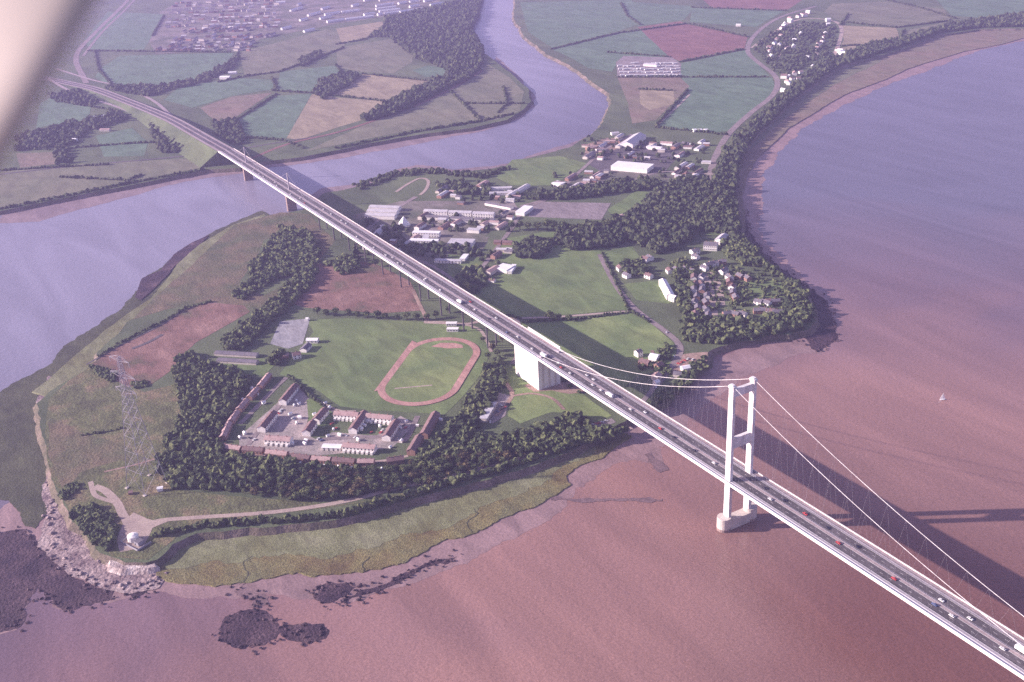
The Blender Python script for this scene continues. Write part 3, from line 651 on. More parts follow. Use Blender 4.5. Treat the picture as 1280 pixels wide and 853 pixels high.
mass('scrub', scatter([(165,478),(185,476),(182,484),(165,486)], 5), 3, 3, M_tree, 'scrub below the red earth field', 'scrub', mid=True)
# second hedge/wood north-west of the sports field
mass('woodland', scatter([(272,432),(300,410),(330,388),(360,360),(382,335),(398,340),(385,365),(350,395),(320,420),(310,436),(285,440)], 8), 10, 5.5, M_tree, 'dark strip of wood running up to the bridge viaduct', 'woodland', mid=True, leaves=10)
mass('woodland', scatter([(310,340),(335,310),(352,285),(382,290),(400,305),(398,330),(370,345),(340,352),(318,352)], 9), 9, 6, M_tree, 'dark scrubby wood beside the Wye bank left of the viaduct', 'woodland', mid=True)
mass('woodland', scatter([(290,372),(310,350),(345,345),(330,360),(305,376)], 9), 8, 5, M_tree, 'patch of bushes beyond the red earth field', 'woodland', mid=True)
mass('woodland', scatter([(334,455),(350,438),(356,446),(346,458)], 7), 10, 5, M_tree, 'clump of trees between the greenhouses and the estate', 'woodland', mid=True)
mass('woodland', scatter([(405,330),(440,318),(450,335),(430,345)], 9), 9, 6, M_tree, 'bushes below the viaduct beside the red field', 'woodland', mid=True)
for px, py in [(397,389),(408,391),(420,390),(436,391),(447,393),(459,394),(472,394),(482,395),(497,396),(509,396),(521,397),(534,396)]:
    p = G(px, py+4, LZ); tree(p[0], p[1], rnd.uniform(9, 12), 'rounded tree in the row between the red field and the sports field', 'row of trees above the sports field', 0.5, i=rnd.choice((0, 1, 3)))
for px, py, h in [(687,399,13),(693,400,10),(699,399,9),(711,400,9)]:
    p = G(px, py+1, LZ); tree(p[0], p[1], h, 'lone tree standing on the track between the two meadows', 'trees on the meadow track', 0.5, i=0)
for px in (640,650,660,672,684,692,704,716,728,745,757):
    p = G(px, 288+rnd.uniform(-2, 3), LZ); tree(p[0], p[1], rnd.uniform(13, 18), 'dark tree in the row below the grey hardstanding field', 'row of trees below the hardstanding', 0.5, i=rnd.choice((0, 1, 3)))
mass('woodland', scatter([(640,312),(652,306),(672,300),(690,302),(690,318),(670,324),(648,322)], 9), 12, 7, M_treefar, 'rounded copse at the top of the large meadow', 'woodland', mid=True)
for px, py in [(340,452),(349,448),(285,437),(470,330),(545,395),(520,350),(560,388),(720,470),(735,478),(640,430),(628,425),(616,436),(604,425),(610,446),(622,442)]:
    p = G(px, py+3, LZ); tree(p[0], p[1], rnd.uniform(8, 12), 'scattered tree near the foot of the viaduct', 'scattered trees beside the viaduct', 0.5)
mass('woodland', scatter([(640,440),(655,438),(668,446),(700,452),(730,462),(760,482),(790,498),(812,512),(800,522),(770,512),(740,500),(710,485)], 9, keep=0.45), 5, 4, M_tree, 'low scrub in the strip under the suspension bridge side span', 'woodland', mid=True)
# woods on the Severn side of the peninsula
mass('woodland', scatter([(690,305),(700,290),(760,280),(800,262),(815,245),(850,225),(885,228),(918,245),(922,285),(935,308),(900,296),(878,288),(862,300),(848,312),(820,320),(800,308),(785,300),(770,310),(720,314)], 9), 13, 6.5, M_treefar, 'large dark wood on the neck behind the white manor house', 'woodland', mid=True)
mass('woodland', scatter([(900,298),(935,305),(952,322),(970,340),(992,355),(1010,372),(1016,398),(1000,412),(975,418),(940,424),(900,430),(858,428),(850,415),(855,398),(905,400),(945,402),(980,395),(985,372),(975,345),(945,335),(920,330),(905,318)], 8.5), 10, 6, M_tree, 'dark coastal wood round the tip beyond the brick estate', 'woodland', mid=True, leaves=4)
mass('woodland', scatter([(775,330),(800,325),(815,340),(800,345),(780,342)], 8, keep=0.7), 9, 6, M_tree, 'garden trees beside the road bend', 'woodland', mid=True)
mass('woodland', scatter([(838,330),(860,325),(868,345),(862,390),(850,395),(845,360)], 8, keep=0.7), 9, 6, M_tree, 'garden trees between the white terrace and the brick estate', 'woodland', mid=True)
mass('woodland', scatter([(822,440),(835,430),(842,440),(835,452),(838,468),(822,470),(812,460),(800,468),(796,456),(820,452)], 6, keep=0.6), 6, 4, M_tree, 'garden trees round the roadside farm cottages', 'woodland', mid=True)
mass('woodland', scatter([(866,455),(880,448),(886,455),(866,480),(845,495),(828,508),(800,520),(790,512),(815,500),(840,482)], 7, keep=0.8), 6, 4.5, M_tree, 'dark bushes on the shore below the old ferry slip', 'woodland', mid=True)
mass('woodland', scatter([(700,240),(730,238),(770,228),(810,225),(830,232),(800,240),(765,242),(730,248),(700,250),(668,250),(660,244)], 10), 12, 7, M_treefar, 'band of trees above the hardstanding field', 'woodland', mid=True)
mass('woodland', scatter([(1280,19),(1190,31),(1122,51),(1088,56),(1068,65),(1040,75),(1020,82),(1003,102),(979,119),(952,143),(925,167),(904,190),(894,218),(891,238),(920,238),(926,204),(936,180),(950,166),(970,146),(998,120),(1028,97),(1055,81),(1089,71),(1130,58),(1174,42),(1224,35),(1280,34),(1420,10),(1420,-10)], 11), 13, 7.5, M_treefar, 'long dark shelter belt along the bank of the estuary', 'woodland')
# Chepstow side wood inside the river bend
mass('woodland', scatter([(481,25),(540,12),(604,-6),(598,20),(588,38),(604,64),(602,82),(590,98),(556,113),(505,140),(472,150),(452,152),(490,128),(540,103),(569,92),(550,84),(519,74),(488,47),(462,46),(481,36)], 12), 15, 8.5, M_treefar, 'big hazy wood inside the bend of the river', 'woodland')
mass('woodland', scatter([(400,100),(440,92),(452,96),(430,112),(405,125),(392,118)], 12), 12, 8, M_treefar, 'dark copse among the tan fields', 'woodland')
mass('woodland', scatter([(130,108),(200,108),(245,100),(288,78),(300,72),(292,86),(255,104),(215,113),(185,122),(130,112)], 11, keep=.8), 10, 7, M_treefar, 'dark tree line below the far green field', 'woodland')
mass('woodland', scatter([(372,76),(400,64),(402,72),(378,84)], 10), 10, 7, M_treefar, 'small copse on the far pasture', 'woodland')
mass('woodland', scatter([(20,172),(80,155),(110,150),(150,140),(160,150),(110,165),(85,185),(90,205),(70,208),(68,186),(20,190)], 11, keep=.8), 10, 7, M_treefar, 'dark trees at the far left below the motorway', 'woodland')
mass('woodland', scatter([(185,150),(215,158),(240,175),(235,190),(200,192),(190,170)], 11), 10, 7, M_treefar, 'dark trees beside the motorway near the river', 'woodland')
mass('woodland', scatter([(262,155),(296,150),(306,170),(300,182),(280,178)], 11), 10, 7, M_treefar, 'dark trees right of the motorway near the river', 'woodland')
mass('woodland', scatter([(60,120),(100,112),(125,128),(115,135),(70,128)], 11, keep=.6), 9, 6, M_treefar, 'trees around the motorway junction', 'woodland')
mass('woodland', scatter([(455,270),(470,285),(500,280),(505,300),(470,310),(450,300)], 10, keep=.35), 9, 6, M_treefar, 'scattered trees between the camp buildings and the viaduct', 'woodland')
mass('woodland', scatter([(500,305),(595,310),(600,320),(540,325),(500,318)], 9, keep=.5), 9, 6, M_treefar, 'trees below the H shaped camp block', 'woodland')
mass('woodland', scatter([(570,345),(600,335),(618,350),(600,365),(590,372),(575,362)], 9, keep=.6), 9, 6, M_tree, 'trees between the viaduct and the large meadow', 'woodland')
mass('woodland', scatter([(440,232),(500,214),(545,212),(600,218),(640,208),(640,214),(600,224),(545,218),(500,221),(450,238)], 8, keep=.7), 7, 5, M_treefar, 'thin line of trees on the river bank beyond the camp', 'woodland')
mass('woodland', scatter([(540,228),(600,226),(625,235),(600,245),(545,240)], 10, keep=.4), 9, 6, M_treefar, 'scattered trees behind the camp rows', 'woodland')
# gardens in the brick estate
mass('woodland', scatter([(862,330),(980,340),(985,390),(925,398),(860,398)], 8, keep=.4), 5, 3.5, M_tree, 'small garden trees in the brick estate on the headland', 'woodland', mid=True)
mass('woodland', scatter([(942,60),(965,40),(1000,28),(1045,32),(1045,55),(1030,75),(985,95),(966,90)], 13, keep=.55), 8, 6, M_treefar, 'garden trees in the far village loop', 'woodland')
# hedgerows on the far farmland
for L in ([(110,64),(290,66)],[(298,66),(290,84),(245,104)],[(350,90),(306,96),(270,104)],[(340,114),(390,117),(420,114)],[(346,118),(296,150)],[(430,60),(350,90)],[(420,56),(455,50),(481,40)],
          [(454,93),(500,98),(549,103)],[(420,120),(488,128)],[(300,172),(355,176),(380,186)],[(420,186),(520,165),(600,152),(645,142)],[(582,130),(656,130)],[(630,110),(634,130),(622,142)],
          [(60,188),(160,180),(265,176)],[(0,262),(60,250),(130,236),(180,226),(258,212)],[(76,222),(160,226),(180,218)],[(690,62),(772,42),(860,30)],[(776,4),(784,20),(800,32)],[(862,30),(935,47)],
          [(848,97),(962,97)],[(850,78),(930,62)],[(770,97),(850,97)],[(865,10),(985,14)],[(1052,28),(1120,35),(1190,26)],[(1052,58),(1100,56),(1125,50),(1130,38)],[(1080,-6),(1150,10),(1195,24)],
          [(820,160),(890,167),(912,170)],[(820,158),(860,112)],[(600,150),(560,112)],[(650,399),(600,388)],[(752,316),(786,388),(815,405)],[(60,118),(110,133),(150,140)],[(0,214),(60,210),(140,206)],
          [(262,378),(232,386),(205,402),(160,424),(120,448)],[(360,470),(386,494),(410,514)],[(760,66),(840,72)],[(1040,76),(1000,98)],[(800,112),(842,114)],[(1050,32),(1060,18)],[(340,98),(346,112)],
          [(118,64),(125,90),(140,106)],[(205,20),(190,46)],[(420,82),(430,95)],[(655,403),(720,400),(786,391)]):
    d = np.linalg.norm(G(*L[0])[:2]-cpt)
    mx_, my_ = (L[0][0]+L[-1][0])/2, (L[0][1]+L[-1][1])/2
    sec = ('beside the sports field or red earth field' if my_ > 375 and mx_ < 500 else 'round the meadows right of the viaduct' if my_ > 300 else 'on the far left bank below the motorway' if my_ > 170 and mx_ < 300 else 'round the green fields left of the far town' if mx_ < 210 else
           'between the pale fields right of the motorway' if mx_ < 400 else 'round the tan fields near the river wood' if mx_ < 560 and my_ < 160 else 'on the marsh inside the river bend' if mx_ < 660 else 'among the green fields left of the far village' if mx_ < 960 else 'among the fields right of the far village')
    mass('hedgerow', along(L, 5.5 if d > 1800 else 3.5, jit=.25), 5 if d > 1800 else 3.5, 4.0 if d > 1800 else 2.2, M_treefar, 'thin dark hedgerow '+sec, 'hedgerow', 'hedgerows between the fields', kind=None)

# ------------------------------------------------------------------ buildings
win_me = MB().box(-0.65, 0.65, -0.06, 0.06, -0.7, 0.7).mesh('window', M_glass)
def building(A, B, w, h, rh, label, cat='building', name='building', wall=None, roof=None, hip=False, flat=False, wins=0, chim=0, porch=0, px=True, z=LZ, group=None, floors=2, over=0.35):
    """A,B: photo pixels of the two ends of the building's centre line on the ground."""
    wall = wall or M_white; roof = roof or M_rooftile
    if px: A = G(A[0], A[1], z); B = G(B[0], B[1], z)
    A = np.array(A[:2]); B = np.array(B[:2]); L = float(np.linalg.norm(B-A)); ang = math.atan2(B[1]-A[1], B[0]-A[0]); C = (A+B)/2
    e = empty(name, (C[0], C[1], z), ang); tag(e, label, cat, group)
    hl = L/2; hw = w/2
    if flat:
        MB().box(-hl, hl, -hw, hw, -0.3, h).build('wall', wall, e)
        MB().box(-hl-over, hl+over, -hw-over, hw+over, h+0.004, h+0.45).build('roof', roof, e)
    else:
        mb = MB().box(-hl, hl, -hw, hw, -0.3, h)
        if not hip:
            mb.add([(-hl,-hw,h),(-hl,hw,h),(-hl,0,h+rh-0.05)], [(2,1,0)]); mb.add([(hl,-hw,h),(hl,hw,h),(hl,0,h+rh-0.05)], [(0,1,2)])
        mb.build('wall', wall, e)
        ov = over; k = rh/hw; hi = hl+(-hw*0.9 if hip else ov)
        r = MB(); t = 0.25
        lo = h-ov*k+0.02
        r.add([(-hl-ov,-hw-ov,lo),(hl+ov,-hw-ov,lo),(hl+ov,hw+ov,lo),(-hl-ov,hw+ov,lo),(-hi,0,h+rh),(hi,0,h+rh)],
              [(0,1,5,4),(2,3,4,5),(1,2,5),(3,0,4)] if hip else [(0,1,5,4),(2,3,4,5)])
        if not hip:
            r.add([(-hl-ov,-hw-ov,lo+t),(hl+ov,-hw-ov,lo+t),(hl+ov,hw+ov,lo+t),(-hl-ov,hw+ov,lo+t),(-hi,0,h+rh+t),(hi,0,h+rh+t)], [(0,1,5,4),(2,3,4,5)])
            r.add([(-hl-ov,-hw-ov,lo),(-hl-ov,-hw-ov,lo+t),(-hi,0,h+rh+t),(-hi,0,h+rh),(-hl-ov,hw+ov,lo+t),(-hl-ov,hw+ov,lo)], [(0,3,2,1),(3,5,4,2)])
            r.add([(hl+ov,-hw-ov,lo),(hl+ov,-hw-ov,lo+t),(hi,0,h+rh+t),(hi,0,h+rh),(hl+ov,hw+ov,lo+t),(hl+ov,hw+ov,lo)], [(0,1,2,3),(3,2,4,5)])
            r.add([(-hl-ov,-hw-ov,lo),(hl+ov,-hw-ov,lo),(hl+ov,-hw-ov,lo+t),(-hl-ov,-hw-ov,lo+t)], [(0,1,2,3)])
            r.add([(-hl-ov,hw+ov,lo),(hl+ov,hw+ov,lo),(hl+ov,hw+ov,lo+t),(-hl-ov,hw+ov,lo+t)], [(3,2,1,0)])
        ro = r.build('roof', roof, e)
        for i in range(chim):
            x = -hl+L*(i+0.5)/chim
            MB().box(x-0.5, x+0.5, -0.4, 0.4, h+rh*0.5, h+rh+1.3).build('chimney', M_brick, ro)
    for i in range(wins):
        x = -hl+L*(i+0.5)/wins
        for fl in range(floors):
            zz = h*(fl+0.55)/floors
            for sgn in (-1, 1):
                wo_ = bpy.data.objects.new('window', win_me); COL.objects.link(wo_); wo_.parent = e; wo_.location = (x, sgn*(hw+0.04), zz)
    for i in range(porch):
        x = -hl+L*(i+0.5)/porch
        s = -1 if porch_side(e, ang) else 1
        y0, y1 = sorted((s*(hw+0.02), s*(hw+3.0)))
        MB().box(x-1.3, x+1.3, y0, y1, -0.2, 2.6).build('porch', wall, e)
    return e
def porch_side(e, ang):
    c = np.array([math.sin(ang), -math.cos(ang)])  # -Y side of the building
    d = cpt-np.array(e.location[:2]); return c@d > 0
EST = 'white_terrace'
def est(A, B, lab, w=9, h=5.6, rh=2.6, roof=None, wins=7, chim=3, porch=0, wall=None, cat='terrace'):
    return building(A, B, w, h, rh, lab, cat, 'terraced_houses', wall, roof, wins=wins, chim=chim, porch=porch)
est((353.5,507), (370,487), 'white gabled block with brown roof nearest the wood strip, topmost of the left pair')
est((327,541), (343,521), 'white gabled block with brown roof, lower of the left pair')
est((335,521), (345,510), 'short white block with pale gable between the two left blocks', wins=2, chim=1, roof=M_roofgrey) if False else None
est((333,553), (365,555), 'broad white block with pink roof at the lower left of the estate', w=10, roof=M_roofpink, porch=5)
est((383,546), (392,533), 'lower white gabled block of the stepped pair in the middle of the estate', wins=4, chim=2)
est((395,531), (407,517), 'upper white gabled block of the stepped pair in the middle of the estate', wins=4, chim=2)
est((404,561), (427,562), 'plain low white shed with flat pale roof beside the long white terrace', h=3.5, rh=1.0, w=8, roof=M_roofwhite, wins=4, chim=0)
est((419,522), (449,524), 'upper left white terrace with porches below the sports field', roof=M_roofpink, porch=6)
est((459,525), (491,528), 'upper right white terrace with porches below the sports field', roof=M_roofpink, porch=6)
est((441,543), (456,521), 'long white gabled block between the two upper terraces')
est((483,552), (496,532), 'white gabled block with brown roof next to the brick blocks')
est((430,562), (470,565), 'long white terrace with pink roof and six porches at the lower middle', roof=M_roofpink, porch=7, wins=9)
est((530,549), (545,522), 'upper dark brick block with maroon roof at the right edge of the estate', wall=M_brick, wins=6, chim=3)
est((514,570), (525,551), 'lower dark brick block with maroon roof at the right edge of the estate', wall=M_brick, wins=5, chim=2)
ter = [((337,472),(325,487)),((322,490),(312,501)),((309,504),(299,516)),((297,519),(289,531)),((287,533),(279,551))]
for i, (A, B) in enumerate(ter):
    building(A, B, 7, 4.6, 2.0, 'low red roofed terrace in the slanting row along the left wood', 'terrace', 'brick_terrace', M_brick, M_roofpink, wins=5, chim=2, group='red terraces along the left wood', floors=1)
ter = [((279,562),(302,565)),((305,565),(330,567)),((334,569),(360,572)),((364,574),(388,577)),((391,577),(414,579)),((417,579),(444,581)),((448,581),(468,581)),((484,580),(505,577))]
for i, (A, B) in enumerate(ter):
    building(A, B, 8, 4.6, 2.2, 'low red roofed terrace in the row above the tree belt', 'terrace', 'brick_terrace', M_brick, M_rooftile if i % 2 else M_roofpink, wins=6, chim=3, group='red terraces above the tree belt', floors=1)
gp = empty('garden_sheds', (0, 0, 0)); COL.objects.unlink(gp); bpy.data.objects.remove(gp)
shed0 = None
def shed(px, py, rz=None, label=None, group='garden sheds of the estate', s=1.0):
    global shed0
    p = G(px, py, LZ)
    if shed0 is None:
        e = empty('garden_shed', (0, 0, LZ)); MB().box(-1.6, 1.6, -1.2, 1.2, -0.2, 2.1).build('wall', M_white, e)
        MB().add([(-1.8,-1.4,2.05),(1.8,-1.4,2.05),(1.8,1.4,2.05),(-1.8,1.4,2.05),(-1.8,0,2.9),(1.8,0,2.9)], [(0,1,5,4),(2,3,4,5),(1,2,5),(3,0,4)]).build('roof', M_roofwhite, e); shed0 = e
    else: e = copy_tree(shed0)
    e.location = (p[0], p[1], LZ); e.rotation_euler = (0, 0, rnd.uniform(0, 3) if rz is None else rz); e.scale = (s, s, s); tag(e, label or 'tiny pale shed among the '+('left' if px < 350 else 'middle' if px < 420 else 'right')+(' upper' if py < 525 else ' lower')+' white blocks of the estate', 'shed', group); return e
for px, py in [(363,519),(375,523),(371,530),(366,556),(381,556),(375,524),(393,519),(417,538),(441,536),(475,534),(501,536),(508,528),(502,553),(488,560),(300,548),(306,543),(315,487),(322,494),(330,505),(410,546),(425,545),(448,551),(374,506),(371,502),(368,508),(407,505),(412,511),(522,533),(551,526),(548,520),(528,551),(520,567),(296,508),(303,500),(295,520),(383,552),(452,538),(456,533),(461,528),(365,496),(369,492)]:
    shed(px, py, s=rnd.uniform(0.8, 1.3))
for k in range(24):
    shed(284+k*9.2+rnd.uniform(-2, 2), 573+k*0.65+rnd.uniform(-1, 1.5), label='tiny pale garden shed behind the red terraces above the tree belt', group='sheds behind the red terraces', s=rnd.uniform(.6, 1))
# north-west cluster by the tennis court
building((270,443), (322,446), 9, 3, 1.6, 'long grey roofed glasshouse row, upper one by the tree strip', 'greenhouse', 'greenhouse', M_conc, M_slate, wins=0)
building((273,452), (322,455), 9, 3, 1.6, 'long grey roofed glasshouse row, lower one by the tree strip', 'greenhouse', 'greenhouse', M_conc, M_slate, wins=0)
building((366,448), (376,446), 10, 5, 2.2, 'small white gabled house at the corner of the sports field', 'house', 'house', wins=2, chim=1)
building((379,441), (386,434), 9, 4, 2, 'dark roofed hall between the white sports field buildings', 'hall', 'hall', roof=M_slate, wins=2)
building((384,428), (398,428), 8, 4, 1.5, 'small white pavilion at the top left corner of the sports field', 'pavilion', 'pavilion', roof=M_roofwhite, wins=3, floors=1)
building((350,447), (361,446), 8, 3, 1.5, 'low tan roofed hut left of the small white gabled house', 'hut', 'hut', M_brick, M_roofpink)
building((558,407), (571,407), 6, 3.5, 0, 'flat roofed white pavilion beside the track, upper of two', 'pavilion', 'pavilion', roof=M_roofwhite, flat=True, wins=4, floors=1)
building((559,414), (573,414), 6, 3.5, 0, 'flat roofed white pavilion beside the track, lower of two', 'pavilion', 'pavilion', roof=M_roofwhite, flat=True, wins=4, floors=1)
building((604,528), (617,507), 8, 4.2, 0, 'long pale flat roofed shed in the car park beside the trees', 'shed', 'long_shed', M_conc, M_roofgrey, flat=True, wins=6, floors=1)
building((372,314), (378,315), 8, 4, 1.5, 'tiny white hut in the scrub left of the viaduct', 'hut', 'hut', roof=M_roofwhite)
building((383,401), (386,401), 4, 3, 1.5, 'tiny white hut at the corner of the tennis court', 'hut', 'hut', roof=M_roofwhite)
# camp buildings
def camp(A, B, w, h, lab, roof=None, wall=None, flat=False, rh=1.8, wins=0, cat='building', name='camp_building'): return building(A, B, w, h, rh, lab, cat, name, wall, roof or M_roofgrey, flat=flat, wins=wins)
for k in range(3):
    camp((458+k*2.6, 272-k*5), (495+k*2.6, 273.5-k*5), 14, 6, ['pale ridged workshop roof, lowest of the three beside the viaduct','pale ridged workshop roof, middle of the three beside the viaduct','pale ridged workshop roof, topmost of the three beside the viaduct'][k], cat='workshop')
for k, (x0, x1, y) in enumerate([(531,560,263),(562,590,264.5),(592,618,266)]):
    camp((x0, y+5), (x1, y+6), 12, 7, ['left block of the long grey barrack row','middle block of the long grey barrack row','right block of the long grey barrack row'][k], wins=8, cat='barracks')
    camp((x0+2, y+11), (x1, y+12), 10, 5, ['left block of the lower barrack row','middle block of the lower barrack row','right block of the lower barrack row'][k], M_slate, cat='barracks')
camp((513,305), (548,306), 10, 7, 'front wing of the white H shaped camp block', M_roofwhite, flat=True, wins=10)
camp((517,295), (550,296), 10, 7, 'rear wing of the white H shaped camp block', M_roofwhite, flat=True, wins=10)
camp((532,303.5), (533,298), 9, 6, 'link between the wings of the H shaped camp block', M_roofgrey, flat=True)
camp((562,306), (592,307), 22, 6, 'broad pale grey roof right of the H shaped camp block', flat=True)
camp((585,290), (600,291), 10, 5, 'small pale hut above the broad grey roof', flat=True)
camp((544,328), (577,329), 8, 4, 'long low pale building below the camp block', M_roofgrey, flat=True, wins=8)
camp((578,327), (583,321), 8, 4, 'short white wing at the end of the long low building', M_roofwhite, flat=True)
camp((470,296), (479,285), 9, 4, 'narrow pale hut beside the viaduct near the white tent', cat='hut')
camp((497,315), (508,316), 9, 4, 'low pale hut left of the long low building', cat='hut')
camp((626,341), (636,335), 20, 5, 'bright white roofed hall at the corner of the large meadow', M_roofwhite, flat=True)
camp((637,343), (643,334), 6, 4, 'narrow white shed beside the bright hall', M_roofwhite, flat=True, cat='shed')
camp((612,352), (619,353), 7, 3, 'small brown hut below the bright hall', M_rooftile, cat='hut')
camp((650,270), (661,262), 16, 6, 'white roofed hall at the left end of the hardstanding field', M_roofwhite, flat=True)
camp((768,210), (813,214), 34, 8, 'very large bright white factory roof', M_roofwhite, flat=True, cat='factory', name='factory')
camp((783,185), (800,173), 26, 7, 'pale grey arched hangar above the white factory', M_roofgrey, rh=5, cat='hangar', name='hangar')
camp((809,186), (827,188), 10, 5, 'long thin white roof right of the hangar', M_roofwhite, flat=True)
camp((826,181), (841,182), 10, 5, 'pinkish shed above the long thin roof', M_roofpink, cat='shed')
camp((693,231), (704,233), 16, 5, 'white roofed store beside the trees left of the factory', M_roofwhite, flat=True, cat='store')
camp((749,240), (759,240), 10, 5, 'small white house above the hardstanding field', M_roofwhite, cat='house')
camp((822,247), (831,247), 14, 8, 'pale church like house in the clearing of the wood', M_slate, cat='house', wins=3)
camp((773,277), (783,274), 16, 7, 'tan roofed farmhouse right of the hardstanding field', M_roofpink, cat='farmhouse', wins=3)
camp((734,188), (744,186), 14, 5, 'pinkish brick works building by the river bend', M_roofpink, M_brick, cat='works')
camp((745,190), (754,188), 12, 4, 'small tan works shed by the river bend', M_roofpink, cat='shed')
camp((764,169), (773,168), 10, 4, 'pale shed between the river bend and the hangar', cat='shed')
camp((836,163.5), (884,164), 10, 5, 'row of white sheds in the green field beyond the hangar', M_roofwhite, cat='shed') if False else None
for k, x in enumerate((866,873,880)):
    camp((x, 165), (x+4, 164.5), 10, 4, ['left of three small white sheds at the edge of the green field','middle of three small white sheds at the edge of the green field','right of three small white sheds at the edge of the green field'][k], M_roofwhite, cat='shed')
for k in range(2):
    camp((612, 238+k*6), (640, 237+k*6), 9, 4, ['upper pale hut row behind the camp','lower pale hut row behind the camp'][k], M_roofgrey, cat='hut')
camp((640,262), (608,256), 9, 4, 'grey hut near the bend of the camp road', M_slate, cat='hut')
t_ = G(505.5, 283, LZ); e = empty('tent', (t_[0], t_[1], LZ)); tag(e, 'white pointed tent shaped roof beside the viaduct', 'tent')
MB().add([(-8,-8,3),(8,-8,3),(8,8,3),(-8,8,3),(0,0,17)], [(0,1,4),(1,2,4),(2,3,4),(3,0,4)]).build('roof', M_roofwhite, e); MB().box(-7,7,-7,7,-.3,3).build('wall', M_white, e)
# headland houses
building((880,311), (897,312), 16, 8, 3, 'white manor house with several wings on the headland', 'manor', 'manor_house', M_white, M_slate, wins=7, chim=3)
building((898,306), (906,299), 12, 7, 2.5, 'pale rear wing standing behind the manor house', 'house', 'house', M_white, M_roofgrey, wins=3, chim=1)
building((864,318), (873,316), 10, 5, 2, 'white cottage left of the manor house', 'cottage', 'cottage', M_white, M_slate, wins=2, chim=1)
building((828,356), (838,375), 10, 7, 2, 'white stepped terrace standing alone left of the brick estate', 'terrace', 'white_terrace', M_white, M_roofwhite, wins=6, chim=3)
building((838,375), (845,377), 9, 6, 2, 'white end block of the stepped terrace', 'house', 'house', M_white, M_roofwhite, wins=2)
for px, py in [(869,322),(776,336),(806,325),(812,323),(838,339),(846,338),(856,336),(810,346),(783,345),(862,340),(880,336),(852,285),(856,281),(826,292),(842,290)]:
    p = G(px, py+2, LZ); a = rnd.uniform(0, 3.1)
    building((p[0]-5, p[1]), (p[0]+5*math.cos(a)*0+5, p[1]+rnd.uniform(-4, 4)), 8, 5, 2.2, 'small white house half hidden by trees '+('near the road bend left of the stepped terrace' if px < 820 else 'in the wood behind the manor' if py < 300 else 'between the stepped terrace and the manor'), 'house', 'house', M_white, rnd.choice((M_slate, M_rooftile)), wins=2, chim=1, px=False, group='scattered white houses on the headland')
brk = []
for (A, B, n) in [((867,345),(871,400),7),((876,345),(886,400),7),((905,338),(911,352),2),((913,352),(919,378),4),((893,405),(888,346),0),((922,345),(940,352),2),((945,380),(972,380),4),((943,390),(975,393),4),((880,333),(905,330),3),((903,394),(935,396),3)]:
    for i in range(n):
        t = (i+0.5)/n; px, py = A[0]+(B[0]-A[0])*t, A[1]+(B[1]-A[1])*t; brk.append((px, py, A, B))
for px, py, A, B in brk:
    p = G(px+rnd.uniform(-2.5, 2.5), py+1+rnd.uniform(-1, 1), LZ); a = G(*A, LZ)[:2]; b = G(*B, LZ)[:2]; d = (b-a)/np.linalg.norm(b-a)*rnd.uniform(4.5, 7); t_ = rnd.gauss(0, .3); d = np.array([d[0]*math.cos(t_)-d[1]*math.sin(t_), d[0]*math.sin(t_)+d[1]*math.cos(t_)])
    wl_, rf_ = rnd.choice((M_brick, M_white)), rnd.choice((M_rooftile, M_slate, M_slate))
    lb = ('white' if wl_ is M_white else 'brick')+' house with '+('red brown' if rf_ is M_rooftile else 'grey')+' roof in the '+('left' if px < 890 else 'middle' if px < 925 else 'right hand')+' rows of the headland estate'
    building(p[:2]-d, p[:2]+d, 8, 5, 2.4, lb, 'house', 'house', wl_, rf_, wins=2, chim=1, px=False, group='houses of the headland estate')
# roadside farm
building((795,446), (801,444), 8, 6, 2, 'white cottage at the left corner of the roadside yard', 'cottage', 'cottage', M_white, M_slate, wins=2, chim=1)
building((813,449), (823,451), 12, 5, 2.4, 'pale barn in the middle of the roadside yard', 'barn', 'barn', M_white, M_roofwhite)
building((800,455), (812,458), 9, 5, 2.4, 'brick cottage row in front of the pale barn', 'cottage', 'cottage', M_brick, M_rooftile, wins=3, chim=2)
building((820,462), (827,459), 8, 5, 2.2, 'red roofed cottage beside the road below the pale barn', 'cottage', 'cottage', M_brick, M_rooftile, wins=2, chim=1)
building((818,476), (823,472), 9, 5, 2.2, 'brown roofed inn beside the slipway road', 'inn', 'inn', M_conc, M_roofpink, wins=2, chim=1)
building((818,482), (823,480), 6, 4, 1.5, 'small white hut below the inn at the slipway', 'hut', 'hut', M_white, M_roofwhite)
building((852,464), (862,462), 8, 4, 1.6, 'long white shed on the ferry shore', 'shed', 'shed', M_white, M_roofwhite)
building((842,470), (852,471), 8, 4, 1.6, 'grey shed on the ferry shore below the long white shed', 'shed', 'shed', M_conc, M_slate)
